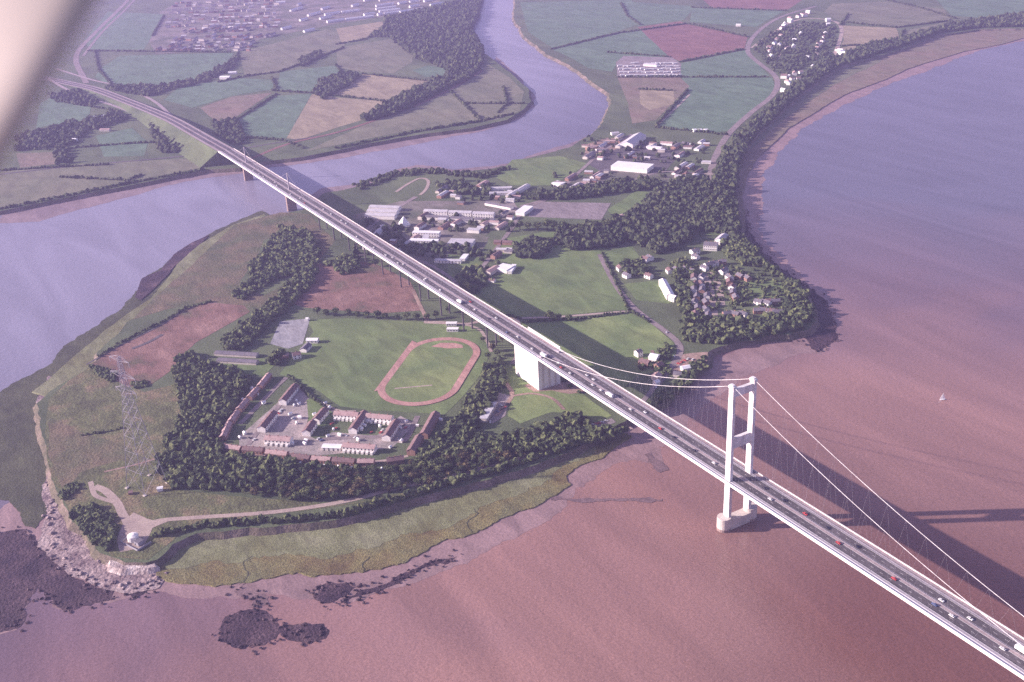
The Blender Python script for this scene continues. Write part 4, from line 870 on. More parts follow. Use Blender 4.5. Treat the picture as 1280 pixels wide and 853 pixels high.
# far houses
hproto = {}
def small_house(p, rz, wallm, roofm, label, cat, group, s=1.0, name='house'):
    k = (wallm.name, roofm.name)
    if k not in hproto:
        e = empty(name, (0, 0, LZ)); MB().box(-5, 5, -4, 4, -.3, 5).build('wall', wallm, e)
        MB().add([(-5.3,-4.3,4.9),(5.3,-4.3,4.9),(5.3,4.3,4.9),(-5.3,4.3,4.9),(-5.3,0,7.6),(5.3,0,7.6)], [(0,1,5,4),(2,3,4,5),(1,2,5),(3,0,4)]).build('roof', roofm, e)
        hproto[k] = e
    else: e = copy_tree(hproto[k])
    e.location = (p[0], p[1], LZ); e.rotation_euler = (0, 0, rz); e.scale = (s, s, s); tag(e, label, cat, group); return e
for (x, y) in [(987,25),(988,28),(981,31),(980,34),(978,37),(1035,27),(1035,32),(1032,44),(1030,48),(1028,53),(1024,57),(1021,62),(962,62),(962,66),(964,72),(962,72),(992,60),(993,52),(1001,44),(985,61),(983,62),(980,98),(985,97),(993,94),(1001,92),(990,100),(998,100),(984,104),(979,115),(986,106),(1016,85),(1009,74),(1047,64),(1052,68),(1050,66),(1055,70),(998,22),(1003,19),(1010,17),(1006,21),(968,56),(974,58),(971,52),(976,46)]:
    p = G(x, y, LZ); small_house(p, rnd.uniform(0, 3.1), M_white, rnd.choice((M_roofwhite, M_roofwhite, M_rooftile, M_roofpink)), 'tiny pale house '+('at the foot of the far village by the tree belt' if y > 80 else 'in the left rows of the far village' if x < 1005 else 'in the right row of the far village'), 'house', 'houses of the far village', rnd.uniform(0.9, 1.5))
cv = None
for r_ in range(5):
    for k in range(14):
        x = 774+k*5.4+r_*1.2+rnd.uniform(-1, 1); y = 80+r_*3.7+rnd.uniform(-.7, .7)
        if r_ < 2 and (x > 800 and x < 815): continue
        if r_ == 0 and rnd.random() < .5: continue
        p = G(x, y, LZ)
        if cv is None:
            cv = empty('caravan', (0, 0, LZ)); MB().box(-4.6, 4.6, -1.7, 1.7, 0.4, 2.9).build('body', M_carw, cv); MB().box(-4.0, 4.0, -1.73, 1.73, 1.5, 2.2).build('window', M_glass, cv)
            MB().add([(-4.7,-1.8,2.9),(4.7,-1.8,2.9),(4.7,1.8,2.9),(-4.7,1.8,2.9),(-4.7,0,3.4),(4.7,0,3.4)], [(0,1,5,4),(2,3,4,5),(1,2,5),(3,0,4)]).build('roof', M_roofwhite, cv); e = cv
        else: e = copy_tree(cv)
        e.location = (p[0], p[1], LZ); e.rotation_euler = (0, 0, 1.1+rnd.uniform(-.25, .25)); e.scale = (1.25, 1.25, 1.1); tag(e, 'white static caravan in the '+('front' if r_ > 2 else 'back')+' rows at the '+('left' if k < 5 else 'middle' if k < 9 else 'right')+' of the caravan park', 'caravan', 'caravans in the park by the river')
building((806,82), (822,83), 20, 5, 2, 'large pale hall in the middle of the caravan park', 'hall', 'hall', M_white, M_roofgrey)
building((276,99), (288,99), 14, 6, 2.5, 'white farmhouse with wings in front of the far dark hedge', 'farmhouse', 'farmhouse', M_white, M_roofwhite)
building((286,93), (296,92.5), 10, 5, 2, 'long white barn behind the white farmhouse', 'barn', 'barn', M_white, M_roofwhite)
building((117,149), (131,147), 12, 5, 2, 'long white barn among trees below the motorway', 'barn', 'barn', M_white, M_roofwhite)
building((91,177), (96,177), 10, 5, 2, 'tiny white cottage in the dark trees at the far left', 'cottage', 'cottage', M_white, M_roofwhite)
building((126,164), (138,164), 10, 4, 2, 'grey pink roofed barn below the long white barn', 'barn', 'barn', M_conc, M_roofpink)
building((920,33), (926,33), 10, 5, 2, 'tiny white farmhouse left of the far village', 'farmhouse', 'farmhouse', M_white, M_roofwhite)
# far town: white slab terraces and the denser estate
def town(A, B, w, label, group, wall, roof, h=6): return building(A, B, w, h, 2.6, label, 'terrace', 'terraced_houses', wall, roof, group=group, over=.2)
for (x0, y0, x1, y1) in [(409,29,430,26),(432,26,467,22),(406,20,425,17),(427,17,450,14),(470,13,495,10),(472,20,478,19),(480,19,534,12),(500,17,510,15),(512,10,524,8),(512,4,524,2),(538,8,554,5),(530,3,540,1),(455,20,468,18),(474,16,500,13),(470,9,492,6),(440,9,448,7),(400,25,414,22),(402,13,412,10),(455,2,470,0),(474,2,492,0),(498,6,508,4),(385,21,400,17),(375,27,384,25),(363,15,378,11),(372,8,376,6),(345,5,357,4),(380,41,393,38),(352,38,364,35)]:
    town((x0, y0), (x1, y1), 9, 'long white terrace on the far hillside '+('nearest the river wood' if x0 > 500 else 'above the small tan field' if x0 > 430 else 'left of the small tan field'), 'white terraces of the far town', M_white, M_roofwhite)
cnt = 0
for r_ in range(15):
    for k in range(19):
        x = 196+k*8.0+r_*1.6; y = 64-r_*4.2-(0.25*k if r_ > 4 else 0)
        if x > 345-(r_ < 4)*30 or y < -3 or rnd.random() < .18: continue
        if r_ < 7 and x-196 < (r_)*6: continue
        a = (x+rnd.uniform(-1.5, 1), y+rnd.uniform(-.5, .5)); ln = rnd.uniform(3.5, 7); sl = rnd.choice((-0.45, -0.5, -0.05, 0.02)) if r_ < 7 else rnd.uniform(-.12, 0)
        town(a, (a[0]+ln, a[1]+ln*sl), 8, 'hazy terrace in the '+('front' if r_ < 4 else 'second' if r_ < 8 else 'third' if r_ < 11 else 'back')+(' left' if k < 6 else ' centre' if k < 12 else ' right')+' of the packed far left estate', 'terraces of the far left estate', rnd.choice((M_conc, M_conc, M_brick)), rnd.choice((M_roofgrey, M_slate, M_slate))); cnt += 1

# small sheds and huts scattered through the camp and the works beyond
for (x0, y0, x1, y1, nn_2, sec, grp) in [(440,285,520,325,12,'between the viaduct and the H shaped camp block','huts by the viaduct'),(520,268,640,290,16,'below the long barrack rows','huts below the barracks'),(545,235,660,256,14,'behind the long barrack rows','huts behind the barracks'),
      (600,300,640,345,7,'by the bright hall beside the meadow','huts by the bright hall'),(690,215,765,244,14,'left of the very large white factory','sheds left of the factory'),(725,172,775,200,12,'by the river bend left of the hangar','sheds by the river bend'),(780,178,880,205,16,'round the hangar and factory','sheds round the factory'),(820,212,885,232,9,'right of the factory above the dark wood','sheds above the dark wood')]:
    for _ in range(nn_2):
        ax_, ay_ = rnd.uniform(x0, x1), rnd.uniform(y0, y1); ln = rnd.uniform(5, 13)
        building((ax_, ay_), (ax_+ln, ay_+rnd.choice((0.3, 0.6, -ln*.6))), rnd.uniform(6, 11), rnd.uniform(3, 5), 1.6, 'small low shed '+sec, 'shed', 'camp_shed', rnd.choice((M_conc, M_brick, M_white)), rnd.choice((M_slate, M_roofgrey, M_roofpink, M_rooftile, M_roofgrey)), group=grp)
    mass('woodland', scatter([(x0,y0),(x1,y0),(x1,y1),(x0,y1)], 13, keep=.22), 8, 5, M_treefar, 'scattered trees among the sheds '+sec, 'woodland')
# small hut and tank at the point
e = empty('pump_hut', tuple(G(170, 678, LZ)), 0.4); tag(e, 'round white tank and walled blue grey hut at the tip above the rocks', 'hut')
mb = MB().tube((-5,1,0), (-5,1,5), 5, 5, 14); mb.tube((-5,1,5), (-5,1,6.2), 5, 1.5, 14); mb.build('tank', M_white, e)
MB().box(2, 8, -3, 3, -.2, 3.5).build('wall', M_galv, e); MB().box(1.8, 8.2, -3.2, 3.2, 3.504, 3.9).build('roof', M_slate, e)
mb = MB(); mb.box(-12,13,-8,-7.6,-.2,1.8); mb.box(-12,-11.6,-7.6,7,-.2,1.8); mb.box(12.6,13,-7.6,7,-.2,1.8); mb.build('yard_wall', M_galv, e)
MB().box(3, 4.3, -3.05, -2.99, 0, 2.1).build('door', M_card, e)
building((197,614), (204,613), 4, 3, 0, 'small bright white equipment cabin at the right foot of the pylon', 'cabin', 'cabin', M_white, M_roofwhite, flat=True)
building((161,618), (166,617), 4, 2, 0, 'low brown hut at the left foot of the pylon', 'hut', 'hut', M_brick, M_rooftile, flat=True)

# ------------------------------------------------------------------ transmission pylon
PB = G(184, 607, LZ); e = empty('transmission_pylon', tuple(PB), math.radians(25)); tag(e, 'tall lattice steel power pylon standing on the rough grass near the point', 'pylon')
Hh = 140
def halfw(z):
    if z < 100: return 13.5-(13.5-3.2)*z/100
    return 3.2-(3.2-1.1)*(z-100)/(Hh-100)
for sx_, sy_ in ((1,1),(1,-1),(-1,1),(-1,-1)):
    mb = MB(); zs = [0, 50, 100, 140]
    for a, b in zip(zs[:-1], zs[1:]): mb.tube((sx_*halfw(a), sy_*halfw(a), a), (sx_*halfw(b), sy_*halfw(b), b), 0.34 if a < 100 else .24, 0.24, 5)
    mb.build('leg', M_galv, e)
zs = [0, 22, 42, 58, 72, 84, 93, 100, 108, 116, 124, 132, 140]
for i, (a, b) in enumerate(zip(zs[:-1], zs[1:])):
    mb = MB(); A_, B_ = halfw(a), halfw(b)
    for k in range(4):
        c = [(1,1),(-1,1),(-1,-1),(1,-1)]; p, q = c[k], c[(k+1) % 4]
        mb.tube((p[0]*A_, p[1]*A_, a), (q[0]*B_, q[1]*B_, b), 0.14, n=4); mb.tube((q[0]*A_, q[1]*A_, a), (p[0]*B_, p[1]*B_, b), 0.14, n=4)
        mb.tube((p[0]*B_, p[1]*B_, b), (q[0]*B_, q[1]*B_, b), 0.14, n=4)
    mb.build('bracing', M_galv, e)
for z_, w_ in ((104, 15), (120, 18), (136, 14)):
    mb = MB()
    for s_ in (-1, 1):
        for t_ in (-1, 1):
            mb.tube((s_*halfw(z_), t_*halfw(z_), z_), (s_*w_, 0, z_+1), 0.16, n=4); mb.tube((s_*halfw(z_+5), t_*halfw(z_+5), z_+5), (s_*w_, 0, z_+1), 0.16, n=4)
        mb.tube((s_*w_, 0, z_+1), (s_*w_, 0, z_-4), 0.25, n=5)
    mb.build('crossarm', M_galv, e)
for s_ in ((1,1),(1,-1),(-1,1),(-1,-1)): MB().box(s_[0]*13.5-1.5, s_[0]*13.5+1.5, s_[1]*13.5-1.5, s_[1]*13.5+1.5, -1, 0.8).build('footing', M_conc, e)

# ------------------------------------------------------------------ suspension bridge
def dz(x):
    if x >= 0:
        return 49.5+3*(1-((x-494)/494)**2) if x <= 988 else 49.5-2.5*(x-988)/305
    return 49.5-2.6*(-x)/305
BR = empty('suspension_bridge', (0, 0, 0)); tag(BR, 'long white suspension bridge with two legged towers crossing the brown estuary', 'bridge')
def deck_strip(x0, x1, prof, step=20.0, zf=dz):
    """extrude a (y, dz) closed profile along x"""
    n = max(1, int(math.ceil((x1-x0)/step))); m = len(prof); vs = []; fs = []
    for i in range(n+1):
        x = x0+(x1-x0)*i/n; zz = zf(x)
        vs += [(x, y, zz+d) for y, d in prof]
    for i in range(n):
        for j in range(m):
            a, b = i*m+j, i*m+(j+1) % m; fs.append((a, a+m, b+m, b))
    fs.append(tuple(range(m))); fs.append(tuple(range(n*m, n*m+m))[::-1])
    return MB().add(vs, fs)
BOX = [(-15.9,-0.25),(-15.9,-1.5),(-12.6,-4.4),(12.6,-4.4),(15.9,-1.5),(15.9,-0.25)]
def rect(y0, y1, d0, d1): return [(y0, d1), (y0, d0), (y1, d0), (y1, d1)]
def deck_set(parent, x0, x1, zf):
    dk = deck_strip(x0, x1, BOX, zf=zf).build('deck', M_fairing, parent)
    deck_strip(x0, x1, rect(-15.85, -12.0, -0.246, 0.05), zf=zf).build('footpath', M_path, parent)
    for s_ in (-1, 1):
        a, b = sorted((s_*15.905, s_*16.1)); deck_strip(x0, x1, rect(a, b, -1.5, 1.25), zf=zf).build('parapet', M_white, parent)
    deck_strip(x0, x1, rect(12.3, 15.85, -0.246, 0.0), zf=zf).build('footpath', M_path2, parent)
    for s_ in (-1, 1):
        a, b = sorted((s_*1.6, s_*10.3)); cw = deck_strip(x0, x1, rect(a, b, -0.246, -0.05), zf=zf).build('carriageway', M_tarmac, parent)
        for yy in (s_*2.0, s_*9.6): deck_strip(x0, x1, rect(yy-.14, yy+.14, -0.045, -0.03), zf=zf).build('edge_line', M_line, cw)
        mb = MB(); x = x0
        while x < x1-6: 
            zz = zf(x+1.5)-0.045; mb.box(x, x+3, s_*5.85-.08, s_*5.85+.08, zz, zz+.015); x += 9
        mb.build('lane_marking', M_line, cw)
        a, b = sorted((s_*10.32, s_*11.95)); deck_strip(x0, x1, rect(a, b, -0.246, -0.02), zf=zf).build('verge_strip', M_fairing, parent)
    deck_strip(x0, x1, rect(-1.58, 1.58, -0.246, 0.03), zf=zf).build('median', M_path2, parent)
    for yy, nm in ((-15.8, 'handrail'), (15.8, 'handrail'), (-10.9, 'crash_barrier'), (10.9, 'crash_barrier'), (0, 'crash_barrier')):
        mb = deck_strip(x0, x1, rect(yy-.06, yy+.06, 0.62, 0.82), zf=zf)
        if nm == 'handrail': mb.add(*(lambda q: (q.v, q.f))(deck_strip(x0, x1, rect(yy-.06, yy+.06, 1.1, 1.25), zf=zf)))
        x = x0
        while x < x1: zz = zf(x); mb.box(x-.06, x+.06, yy-.05, yy+.05, zz, zz+(1.1 if nm == 'handrail' else .7)); x += 6
        mb.build(nm, M_galv, parent)
deck_set(BR, -305, 1293, dz)
# towers
def tower(x0):
    for s_ in (-1, 1):
        yc = s_*11.43
        mb = MB(); a0, b0 = 3.4, 1.6; a1, b1 = 2.8, 1.35
        q = lambda a, b, z: [(x0-a, yc-b, z), (x0+a, yc-b, z), (x0+a, yc+b, z), (x0-a, yc+b, z)]
        mb.add(q(a0, b0, 13)+q(a1, b1, 139), [(3,2,1,0),(4,5,6,7),(0,1,5,4),(1,2,6,5),(2,3,7,6),(3,0,4,7)])
        lg = mb.build('tower_leg', M_steel, BR)
        mb = MB().box(x0-3.2, x0+3.2, yc-1.9, yc+1.9, 139.004, 141.2); mb.box(x0-2.0, x0+2.0, yc-1.3, yc+1.3, 141.2, 142.4); mb.build('saddle_housing', M_steel, lg)
    for z0, z1, b in ((130.5, 137.5, 1.5), (80.5, 90.5, 1.6), (37.5, 43.8, 1.7)):
        MB().box(x0-1.7, x0+1.7, -11.43+b-.15, 11.43-b+.15, z0, z1).build('cross_beam', M_steel, BR)
    pr = MB()
    for s_ in (-1, 1):
        pts = [(x0+6.2*math.cos(a), s_*15.0+6.2*math.sin(a)) for a in [2*math.pi*k/20 for k in range(20)]]
        pr.poly_prism(pts, -3, 12.9)
    pr.box(x0-4.8, x0+4.8, -15, 15, -3, 9.5)
    pp = pr.build('pier', M_conc, BR)
    for s_ in (-1, 1):
        pts = [(x0+6.25*math.cos(a), s_*15.0+6.25*math.sin(a)) for a in [2*math.pi*k/20 for k in range(20)]]
        MB().poly_prism(pts, -2.9, 2.6).build('waterline_band', M_wetconc, pp)
tower(0); tower(988)
# cables
def czm(x):
    if x < 0: t = (x+305)/305; zc = dz(-305)+3; return zc+(141-zc)*t-13*4*t*(1-t)
    if x <= 988: return 55.5+(141-55.5)*((x-494)/494)**2
    t = (1293-x)/305; return 48+(141-48)*t-22*t*(1-t)
for s_ in (-1, 1):
    mb = MB(); xs = list(np.linspace(-305, 0, 16))+list(np.linspace(0, 988, 50))[1:]+list(np.linspace(988, 1293, 12))[1:]
    for a, b in zip(xs[:-1], xs[1:]): mb.tube((a, s_*11.43, czm(a)), (b, s_*11.43, czm(b)), 0.23, n=7, cap=False)
    mb.build('main_cable', M_steel, BR)
xs = np.arange(-290, 985, 18.3); hang = []
for s_ in (-1, 1):
    for x in xs:
        if abs(x) < 8: continue
        for sd in (-1, 1):
            xb = x+sd*9.1; zt = czm(x)-.4; zb_ = dz(xb)
            if zt-zb_ > 2.5: hang.append(((x, s_*11.43, zt), (xb, s_*11.43, zb_)))
hang.sort(key=lambda h: -(h[0][2]-h[1][2])/((h[0][0]-CAM[0])**2+(h[0][1]-CAM[1])**2+300000)**.5 if -60 < h[0][0] < 380 else 0)
for p, q in hang[:99]: MB().tube(p, q, 0.03, n=4, cap=False).build('hanger', M_galv, BR)
mb = MB()
for p, q in hang[99:]: mb.tube(p, q, 0.03, n=4, cap=False)
o = mb.build('hanger', M_galv, BR); o['kind'] = 'stuff'
# anchorage block at the shore end of the side span
AN0, AN1 = -360, -310
an = MB().box(AN0, AN1, -14.2, 14.2, 4, dz(-330)-1.2)
an.build('anchorage', M_white, BR)
mb = MB()
for yy in (-8, 0, 8): mb.box(AN1+.01, AN1+.7, yy-.8, yy+.8, 4, dz(-330)-3.5)
mb.build('buttress', M_conc, BR)
MB().box(AN0-20, AN1-2, 16.2, 17.0, dz(-330)-1, dz(-330)+3.2).build('cable_housing', M_white, BR)
for s_ in (-1, 1): MB().add([(-305,s_*11.43-1.2,46),(-305,s_*11.43+1.2,46),(-322,s_*11.43-1.2,46),(-322,s_*11.43+1.2,46),(-305,s_*11.43-1.2,49),(-305,s_*11.43+1.2,49)], [(0,1,5,4),(0,4,2),(1,3,5),(2,4,5,3)]).build('cable_portal', M_fairing, BR)

# ------------------------------------------------------------------ viaduct and Wye bridge
def vz(x):   # x negative going west
    return float(np.interp(-x, [305, 460, 590, 738, 912, 1021, 1107, 1365, 1500], [46.9, 45, 43, 41, 39.3, 38, 36.5, 33, 31]))
VI = empty('approach_viaduct', (0, 0, 0)); tag(VI, 'long straight road viaduct on paired columns crossing the peninsula', 'viaduct')
deck_set(VI, -1050, -305.02, vz)
x = -440
while x > -1045:
    for s_ in (-1, 1):
        mb = MB().box(x-.6, x+.6, s_*6-.8, s_*6+.8, 4, vz(x)-4.45); mb.build('column', M_column, VI)
    x -= 61
WB = empty('cable_stayed_bridge', (0, 0, 0)); tag(WB, 'slim cable stayed bridge with central mast over the narrow river', 'bridge')
deck_set(WB, -1500, -1050.02, vz)
for xp in (-1137, -1372):
    MB().add([(xp-1.2,-1,vz(xp)),(xp+1.2,-1,vz(xp)),(xp+1.2,1,vz(xp)),(xp-1.2,1,vz(xp)),(xp-.8,-.7,vz(xp)+30),(xp+.8,-.7,vz(xp)+30),(xp+.8,.7,vz(xp)+30),(xp-.8,.7,vz(xp)+30)], [(4,5,6,7),(0,1,5,4),(1,2,6,5),(2,3,7,6),(3,0,4,7)]).build('mast', M_fairing, WB)
    for d in (-78, 78): MB().tube((xp, 0, vz(xp)+29.5), (xp+d, 0, vz(xp+d)), .14, n=5).build('stay_cable', M_fairing, WB)
    MB().box(xp-3, xp+3, -8, 8, -2, vz(xp)-4.45).build('pier', M_wetconc, WB)
# motorway on the west bank, on its embankment
wl = [((285,193.3), 31.5), ((255,174.5), 30), ((235,161), 28), ((215,150), 25), ((190,139), 19), ((160,127), 13), ((120,112), 8.5), ((90,105), 6.5), ((55,98), 6.4), ((10,92), 6.4), ((-60,84), 6.4)]
P3 = [(-1500, 0, 31.0)]
for (q, z_) in wl:
    g = G(q[0], q[1], z_)
    if g[0] < -1520: P3.append((g[0], g[1]*min(1, max(0, (-g[0]-1500)/250)), z_))
P3 = smooth_open(P3, 5)
strip_w('motorway', [p[:2] for p in P3], 0, 32, M_path2, zs=[p[2]+.0 for p in P3])
for off in (-6.2, 6.2):
    Q = []
    for i, p in enumerate(P3):
        a = P3[max(0, i-1)][:2]; b = P3[min(len(P3)-1, i+1)][:2]; d = (b-a)/np.linalg.norm(b-a); Q.append(p[:2]+np.array([-d[1], d[0]])*off)
    strip_w('motorway', Q, 0, 8.2, M_tarmac, zs=[p[2]+.15 for p in P3])
vs = []
for i, p in enumerate(P3):
    a = P3[max(0, i-1)][:2]; b = P3[min(len(P3)-1, i+1)][:2]; d = (b-a)/np.linalg.norm(b-a); nn = np.array([-d[1], d[0]]); hh = max(0.1, p[2]-6)
    vs += [(*(p[:2]-nn*(17+hh*1.6)), 5.9), (*(p[:2]-nn*17), p[2]-.15), (*(p[:2]+nn*17), p[2]-.15), (*(p[:2]+nn*(17+hh*1.6)), 5.9)]
fs = []
for i in range(len(P3)-1):
    for j in range(3): fs.append((4*i+j, 4*i+4+j, 4*i+5+j, 4*i+1+j))
fs.append((0, 1, 2, 3))
o = MB().add(vs, fs).build('embankment', M_base); o['kind'] = 'structure'
road([(215,146),(190,125),(150,108),(115,100),(70,86)], 9, M_path2, 'slip_road', z=6.4)
road([(190,152),(150,135),(110,122),(80,110),(60,98)], 9, M_path2, 'slip_road', z=6.4)

# ------------------------------------------------------------------ vehicles
wheel_me = MB().tube((0,-.11,0), (0,.11,0), .33, n=10).mesh('wheel', M_rubber)
def car_proto(paint):
    e = empty('car', (0, 0, 0))
    prof = [(-2.15,.35),(2.15,.35),(2.15,.75),(1.95,.88),(.95,.95),(-1.75,.98),(-2.15,.85)]
    n = len(prof); MB().add([(x, -.84, z) for x, z in prof]+[(x, .84, z) for x, z in prof], [tuple(range(n)), tuple(range(n, 2*n))[::-1]]+[(i, i+n, (i+1) % n+n, (i+1) % n) for i in range(n)]).build('body', paint, e)
    MB().add([(-1.7,-.76,.96),(.95,-.76,.94),(.95,.76,.94),(-1.7,.76,.96),(-1.2,-.6,1.4),(.25,-.6,1.4),(.25,.6,1.4),(-1.2,.6,1.4)], [(0,1,5,4),(1,2,6,5),(2,3,7,6),(3,0,4,7)]).build('window', M_glass, e)
    MB().box(-1.22, .27, -.62, .62, 1.4, 1.45).build('roof', paint, e)
    for x in (-1.3, 1.35):
        for y in (-.78, .78):
            o = bpy.data.objects.new('wheel', wheel_me); COL.objects.link(o); o.parent = e; o.location = (x, y, .33)
    return e
def lorry_proto(paint):
    e = empty('lorry', (0, 0, 0)); MB().box(-5.4, 2.6, -1.22, 1.22, 1.0, 3.7).build('cargo_box', paint, e); MB().box(2.9, 4.9, -1.15, 1.15, .6, 2.9).build('cab', paint, e)
    MB().box(4.5, 4.93, -1.05, 1.05, 1.7, 2.6).build('windscreen', M_glass, e); MB().box(-5.3, 4.7, -.6, .6, .5, .96).build('chassis', M_rubber, e)
    for x in (-4.3, -3.2, 3.8):
        for y in (-1.05, 1.05):
            o = bpy.data.objects.new('wheel', wheel_me); COL.objects.link(o); o.parent = e; o.location = (x, y, .48); o.scale = (1.45, 1.6, 1.45)
    return e
PR = {}
def vehicle(kind, colour, loc, rz, label, cat, group):
    k = (kind, colour)
    paint = {'white': M_carw, 'red': M_carr, 'dark': M_card, 'blue': M_carb}[colour]
    if k not in PR: e = PR[k] = car_proto(paint) if kind == 'car' else lorry_proto(paint)
    else: e = copy_tree(PR[k])
    e.location = loc; e.rotation_euler = (0, 0, rz); tag(e, label, cat, group); return e
LANES = (-7.7, -3.9, 3.9, 7.7)
cars = [(526,351,'w'),(548.5,363,'w'),(569.6,379,'W'),(575,376,'w'),(593,387,'w'),(650,420,'w'),(658,438,'w'),(680,440,'w'),(679,445,'W'),(700,453,'w'),(714,466,'w'),(738,475.5,'w'),(743.6,480,'w'),(753,487,'w'),(760,495,'W'),(768,495,'w'),(787,512,'w'),(804,516,'w'),(825,535.6,'r'),(894,578,'w'),(1007,642,'r'),(1051,677,'r'),(1073,682,'d'),(1119.6,722,'r'),(1176,750.6,'w'),(1169,755,'b'),(1192.7,768,'w'),(1213,773,'w'),(1256,809,'w'),(1274,817.5,'W'),(966.8,622,'w'),(980,625,'d'),(1035,659,'d'),(473,321.5,'w'),(481,319,'w'),(496.5,329,'w'),(456,302,'w'),(345,228,'w'),(340,233,'w'),(430,280,'w'),(316,213,'w'),(304,204,'w'),(702,459,'r'),(956,610,'d'),(870,562,'d'),(610,398,'d'),(635,415,'b'),(505,330,'w'),(515,341,'d'),(533,348,'w'),(445,296,'w'),(412,268,'w'),(402,262,'w'),(395,262,'d'),(375,248,'w'),(362,243,'w'),(380,254,'r'),(330,221,'w'),(322,218,'w'),(425,276,'w'),(465,310,'w'),(490,322,'w'),(585,378,'r'),(618,398,'w'),(730,470,'w'),(845,545,'d')]
lab_used = {}
for x, y, c in cars:
    z0 = 48
    for _ in range(4):
        p = G(x, y, z0+.7); xx = p[0]; z0 = dz(xx) if xx > -305 else vz(max(xx, -1499))
    lane = min(LANES, key=lambda l: abs(l-p[1])); col = {'w': 'white', 'W': 'white', 'r': 'red', 'd': 'dark', 'b': 'blue'}[c]; kind = 'lorry' if c == 'W' else 'car'
    zone = 'open river span right of the tower' if xx > 5 else 'side span between tower and white anchorage block' if xx > -305 else 'white anchorage block' if xx > -390 else 'viaduct above the fields' if xx > -1050 else 'bridge over the narrow river'
    lane_n = 'near' if lane < 0 else 'far'
    lb = f'{col} {kind} in the {lane_n} carriageway on the {zone}'
    vehicle(kind, col, (xx, lane, z0-.05), math.pi if lane < 0 else 0, lb, kind, 'road traffic on the bridge')
for i, (x, y, c) in enumerate([(738,532,'white'),(741.5,531,'white'),(745,530.3,'red'),(749,529.3,'red'),(752.5,528.3,'white'),(757.5,526.5,'white')]):
    p = G(x, y, LZ+.25); vehicle('car', c, (p[0], p[1], LZ+.1), .9, ['white car leftmost in the parked row under the bridge','white car second from left in the parked row under the bridge','red car left of the other red one in the parked row under the bridge','red car right of the other red one in the parked row under the bridge','white car right of the red ones in the parked row under the bridge','white car at the right end of the parked row under the bridge'][i], 'car', 'cars parked in a row under the bridge')
sheet('car_park', [(732,533),(765,523),(770,528),(740,540)], 6.18, M_hard, 5, .3)
for i, (x, y, c) in enumerate([(843,446,'white'),(825,455,'white'),(833,416,'white'),(613,528,'white'),(820,484,'white')]):
    p = G(x, y, LZ+.3); vehicle('car', c, (p[0], p[1], LZ+.22), -.6, ['white car on the road beside the ferry car park','white car where the road passes the roadside yard','white car on the road bend below the brick estate','white car in front of the long pale shed','white car near the slipway hut'][i], 'car', 'cars on the local roads')

for (pts_, sec, grp) in [([(348,517),(350,515),(352,513),(366,523),(369,524),(384,551),(398,549),(402,551),(432,545),(444,547),(476,541),(478,538),(505,532),(507,535),(330,528),(332,525),(312,548),(318,550),(499,551),(420,536),(415,530),(464,541)], 'parked in a yard between the white estate blocks', 'cars parked in the estate'),
      ([(628,512),(631,510),(626,507),(622,515),(634,506)], 'parked beside the long pale shed', 'cars parked by the pale shed'), ([(848,455),(852,453),(856,451),(850,459),(860,449),(856,458),(866,450)], 'parked on the ferry car park', 'cars parked at the ferry slip')]:
    for x, y in pts_:
        p = G(x, y, LZ+.3); c = rnd.choice(('white', 'white', 'dark', 'blue', 'red'))
        vehicle('car', c, (p[0], p[1], LZ+.3), rnd.choice((0.4, 2.0))+rnd.gauss(0, .1), f'{c} car '+sec, 'car', grp)

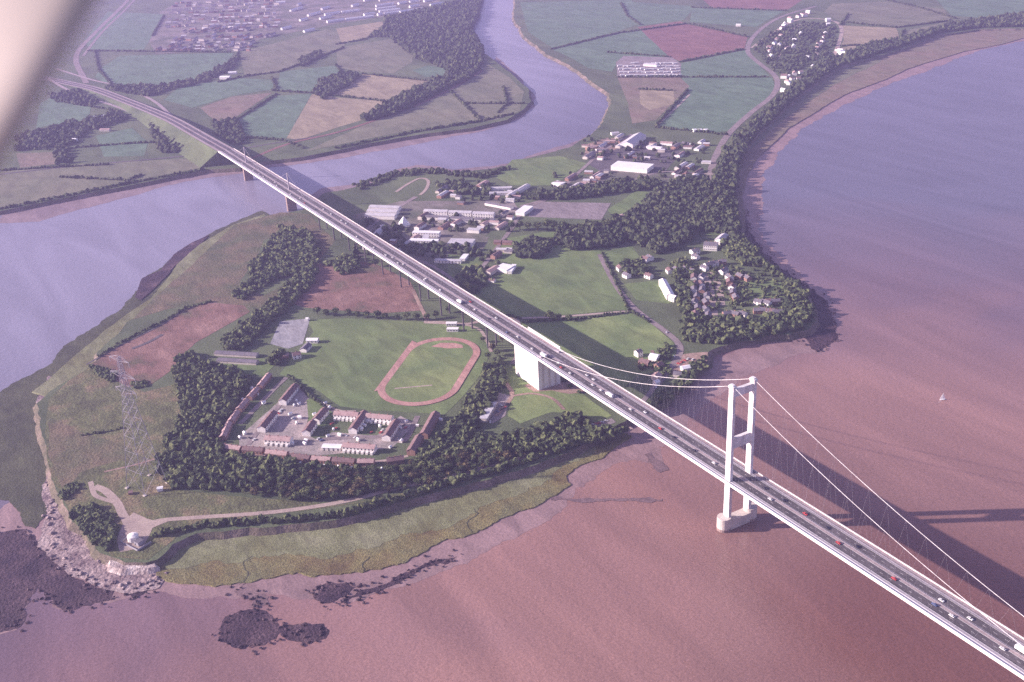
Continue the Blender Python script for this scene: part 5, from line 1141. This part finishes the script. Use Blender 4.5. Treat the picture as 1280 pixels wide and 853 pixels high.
# ------------------------------------------------------------------ small boat
p = G(1178, 500, 0); e = empty('sailing_boat', (p[0], p[1], 0), 1.1); tag(e, 'tiny boat with a white sail alone on the open brown water', 'boat')
hb = [(-3,0),(-2.6,.8),(0,1.05),(2,.8),(3.4,0),(2,-.8),(0,-1.05),(-2.6,-.8)]
n = len(hb); MB().add([(x*.85, y*.6, -.3) for x, y in hb]+[(x, y, .8) for x, y in hb], [tuple(range(n))[::-1], tuple(range(n, 2*n))]+[(k, (k+1) % n, n+(k+1) % n, n+k) for k in range(n)]).build('hull', M_carw, e)
MB().tube((.5,0,.8), (.5,0,8.2), .07, n=6).build('mast', M_galv, e)
sl = MB(); sl.add([(.4,0,1.5),(-2.6,.5,1.5),(.4,0,8),(.4,.12,1.5),(-2.6,.62,1.5),(.4,.12,8)], [(0,1,2),(5,4,3),(0,3,4,1),(1,4,5,2),(2,5,3,0)]); sl.build('sail', M_carw, e)
MB().add([(.6,0,1.3),(3.2,0,.9),(.6,0,7),(.6,.1,1.3),(3.2,.1,.9),(.6,.1,7)], [(0,1,2),(5,4,3),(0,3,4,1),(1,4,5,2),(2,5,3,0)]).build('jib', M_carw, e)
sheet('wake', [(1176,501),(1170,505.2),(1169,505.6),(1176,502)], 0.05, M_foam)

# ------------------------------------------------------------------ aircraft wing strut passing the lens, top left
M_wing = mat('aircraft_paint', [(0.46,0.40,0.36),(0.50,0.44,0.40)], 2.0, 3, 0.04, 8, 0.5, coord='object')
def C3(px, py, d): return CAM + d*(_f + _r*((px-640)/FPX) - _u*((py-426.5)/FPX))
Dw = 1.1
e0 = C3(182, -96, Dw); e1 = C3(-67, 318, Dw)             # right edge line of the strut in space
ax = (e1-e0)/np.linalg.norm(e1-e0); vdir = (C3(57,100,1)-CAM); vdir /= np.linalg.norm(vdir)
side = np.cross(ax, vdir); side /= np.linalg.norm(side)
if side@_r > 0: side = -side                                # points into the corner
dep = np.cross(ax, side)
if dep@vdir < 0: dep = -dep
sec = [(0.004, 0.030), (0.0, 0.016), (0.001, 0.008), (0.004, 0.003), (0.009, 0.0), (0.018, 0.003), (0.04, 0.018), (0.09, 0.066), (0.15, 0.125), (0.20, 0.175), (0.20, 0.22), (0.10, 0.13), (0.02, 0.05)]
mb = MB(); n = len(sec); vs = []
for e_ in (e0-ax*.1, e1+ax*.1):
    for a, b in sec: vs.append(e_+side*a+dep*b)
mb.add(vs, [(k, (k+1) % n, n+(k+1) % n, n+k) for k in range(n)]+[tuple(range(n))[::-1], tuple(range(n, 2*n))])
o = mb.build('wing_strut', M_wing, smooth=True); tag(o, 'blurred pale aircraft wing strut crossing the upper left corner', 'aircraft part')
print('trees', NT[0], 'far terraces', cnt, 'objects', len(bpy.data.objects))
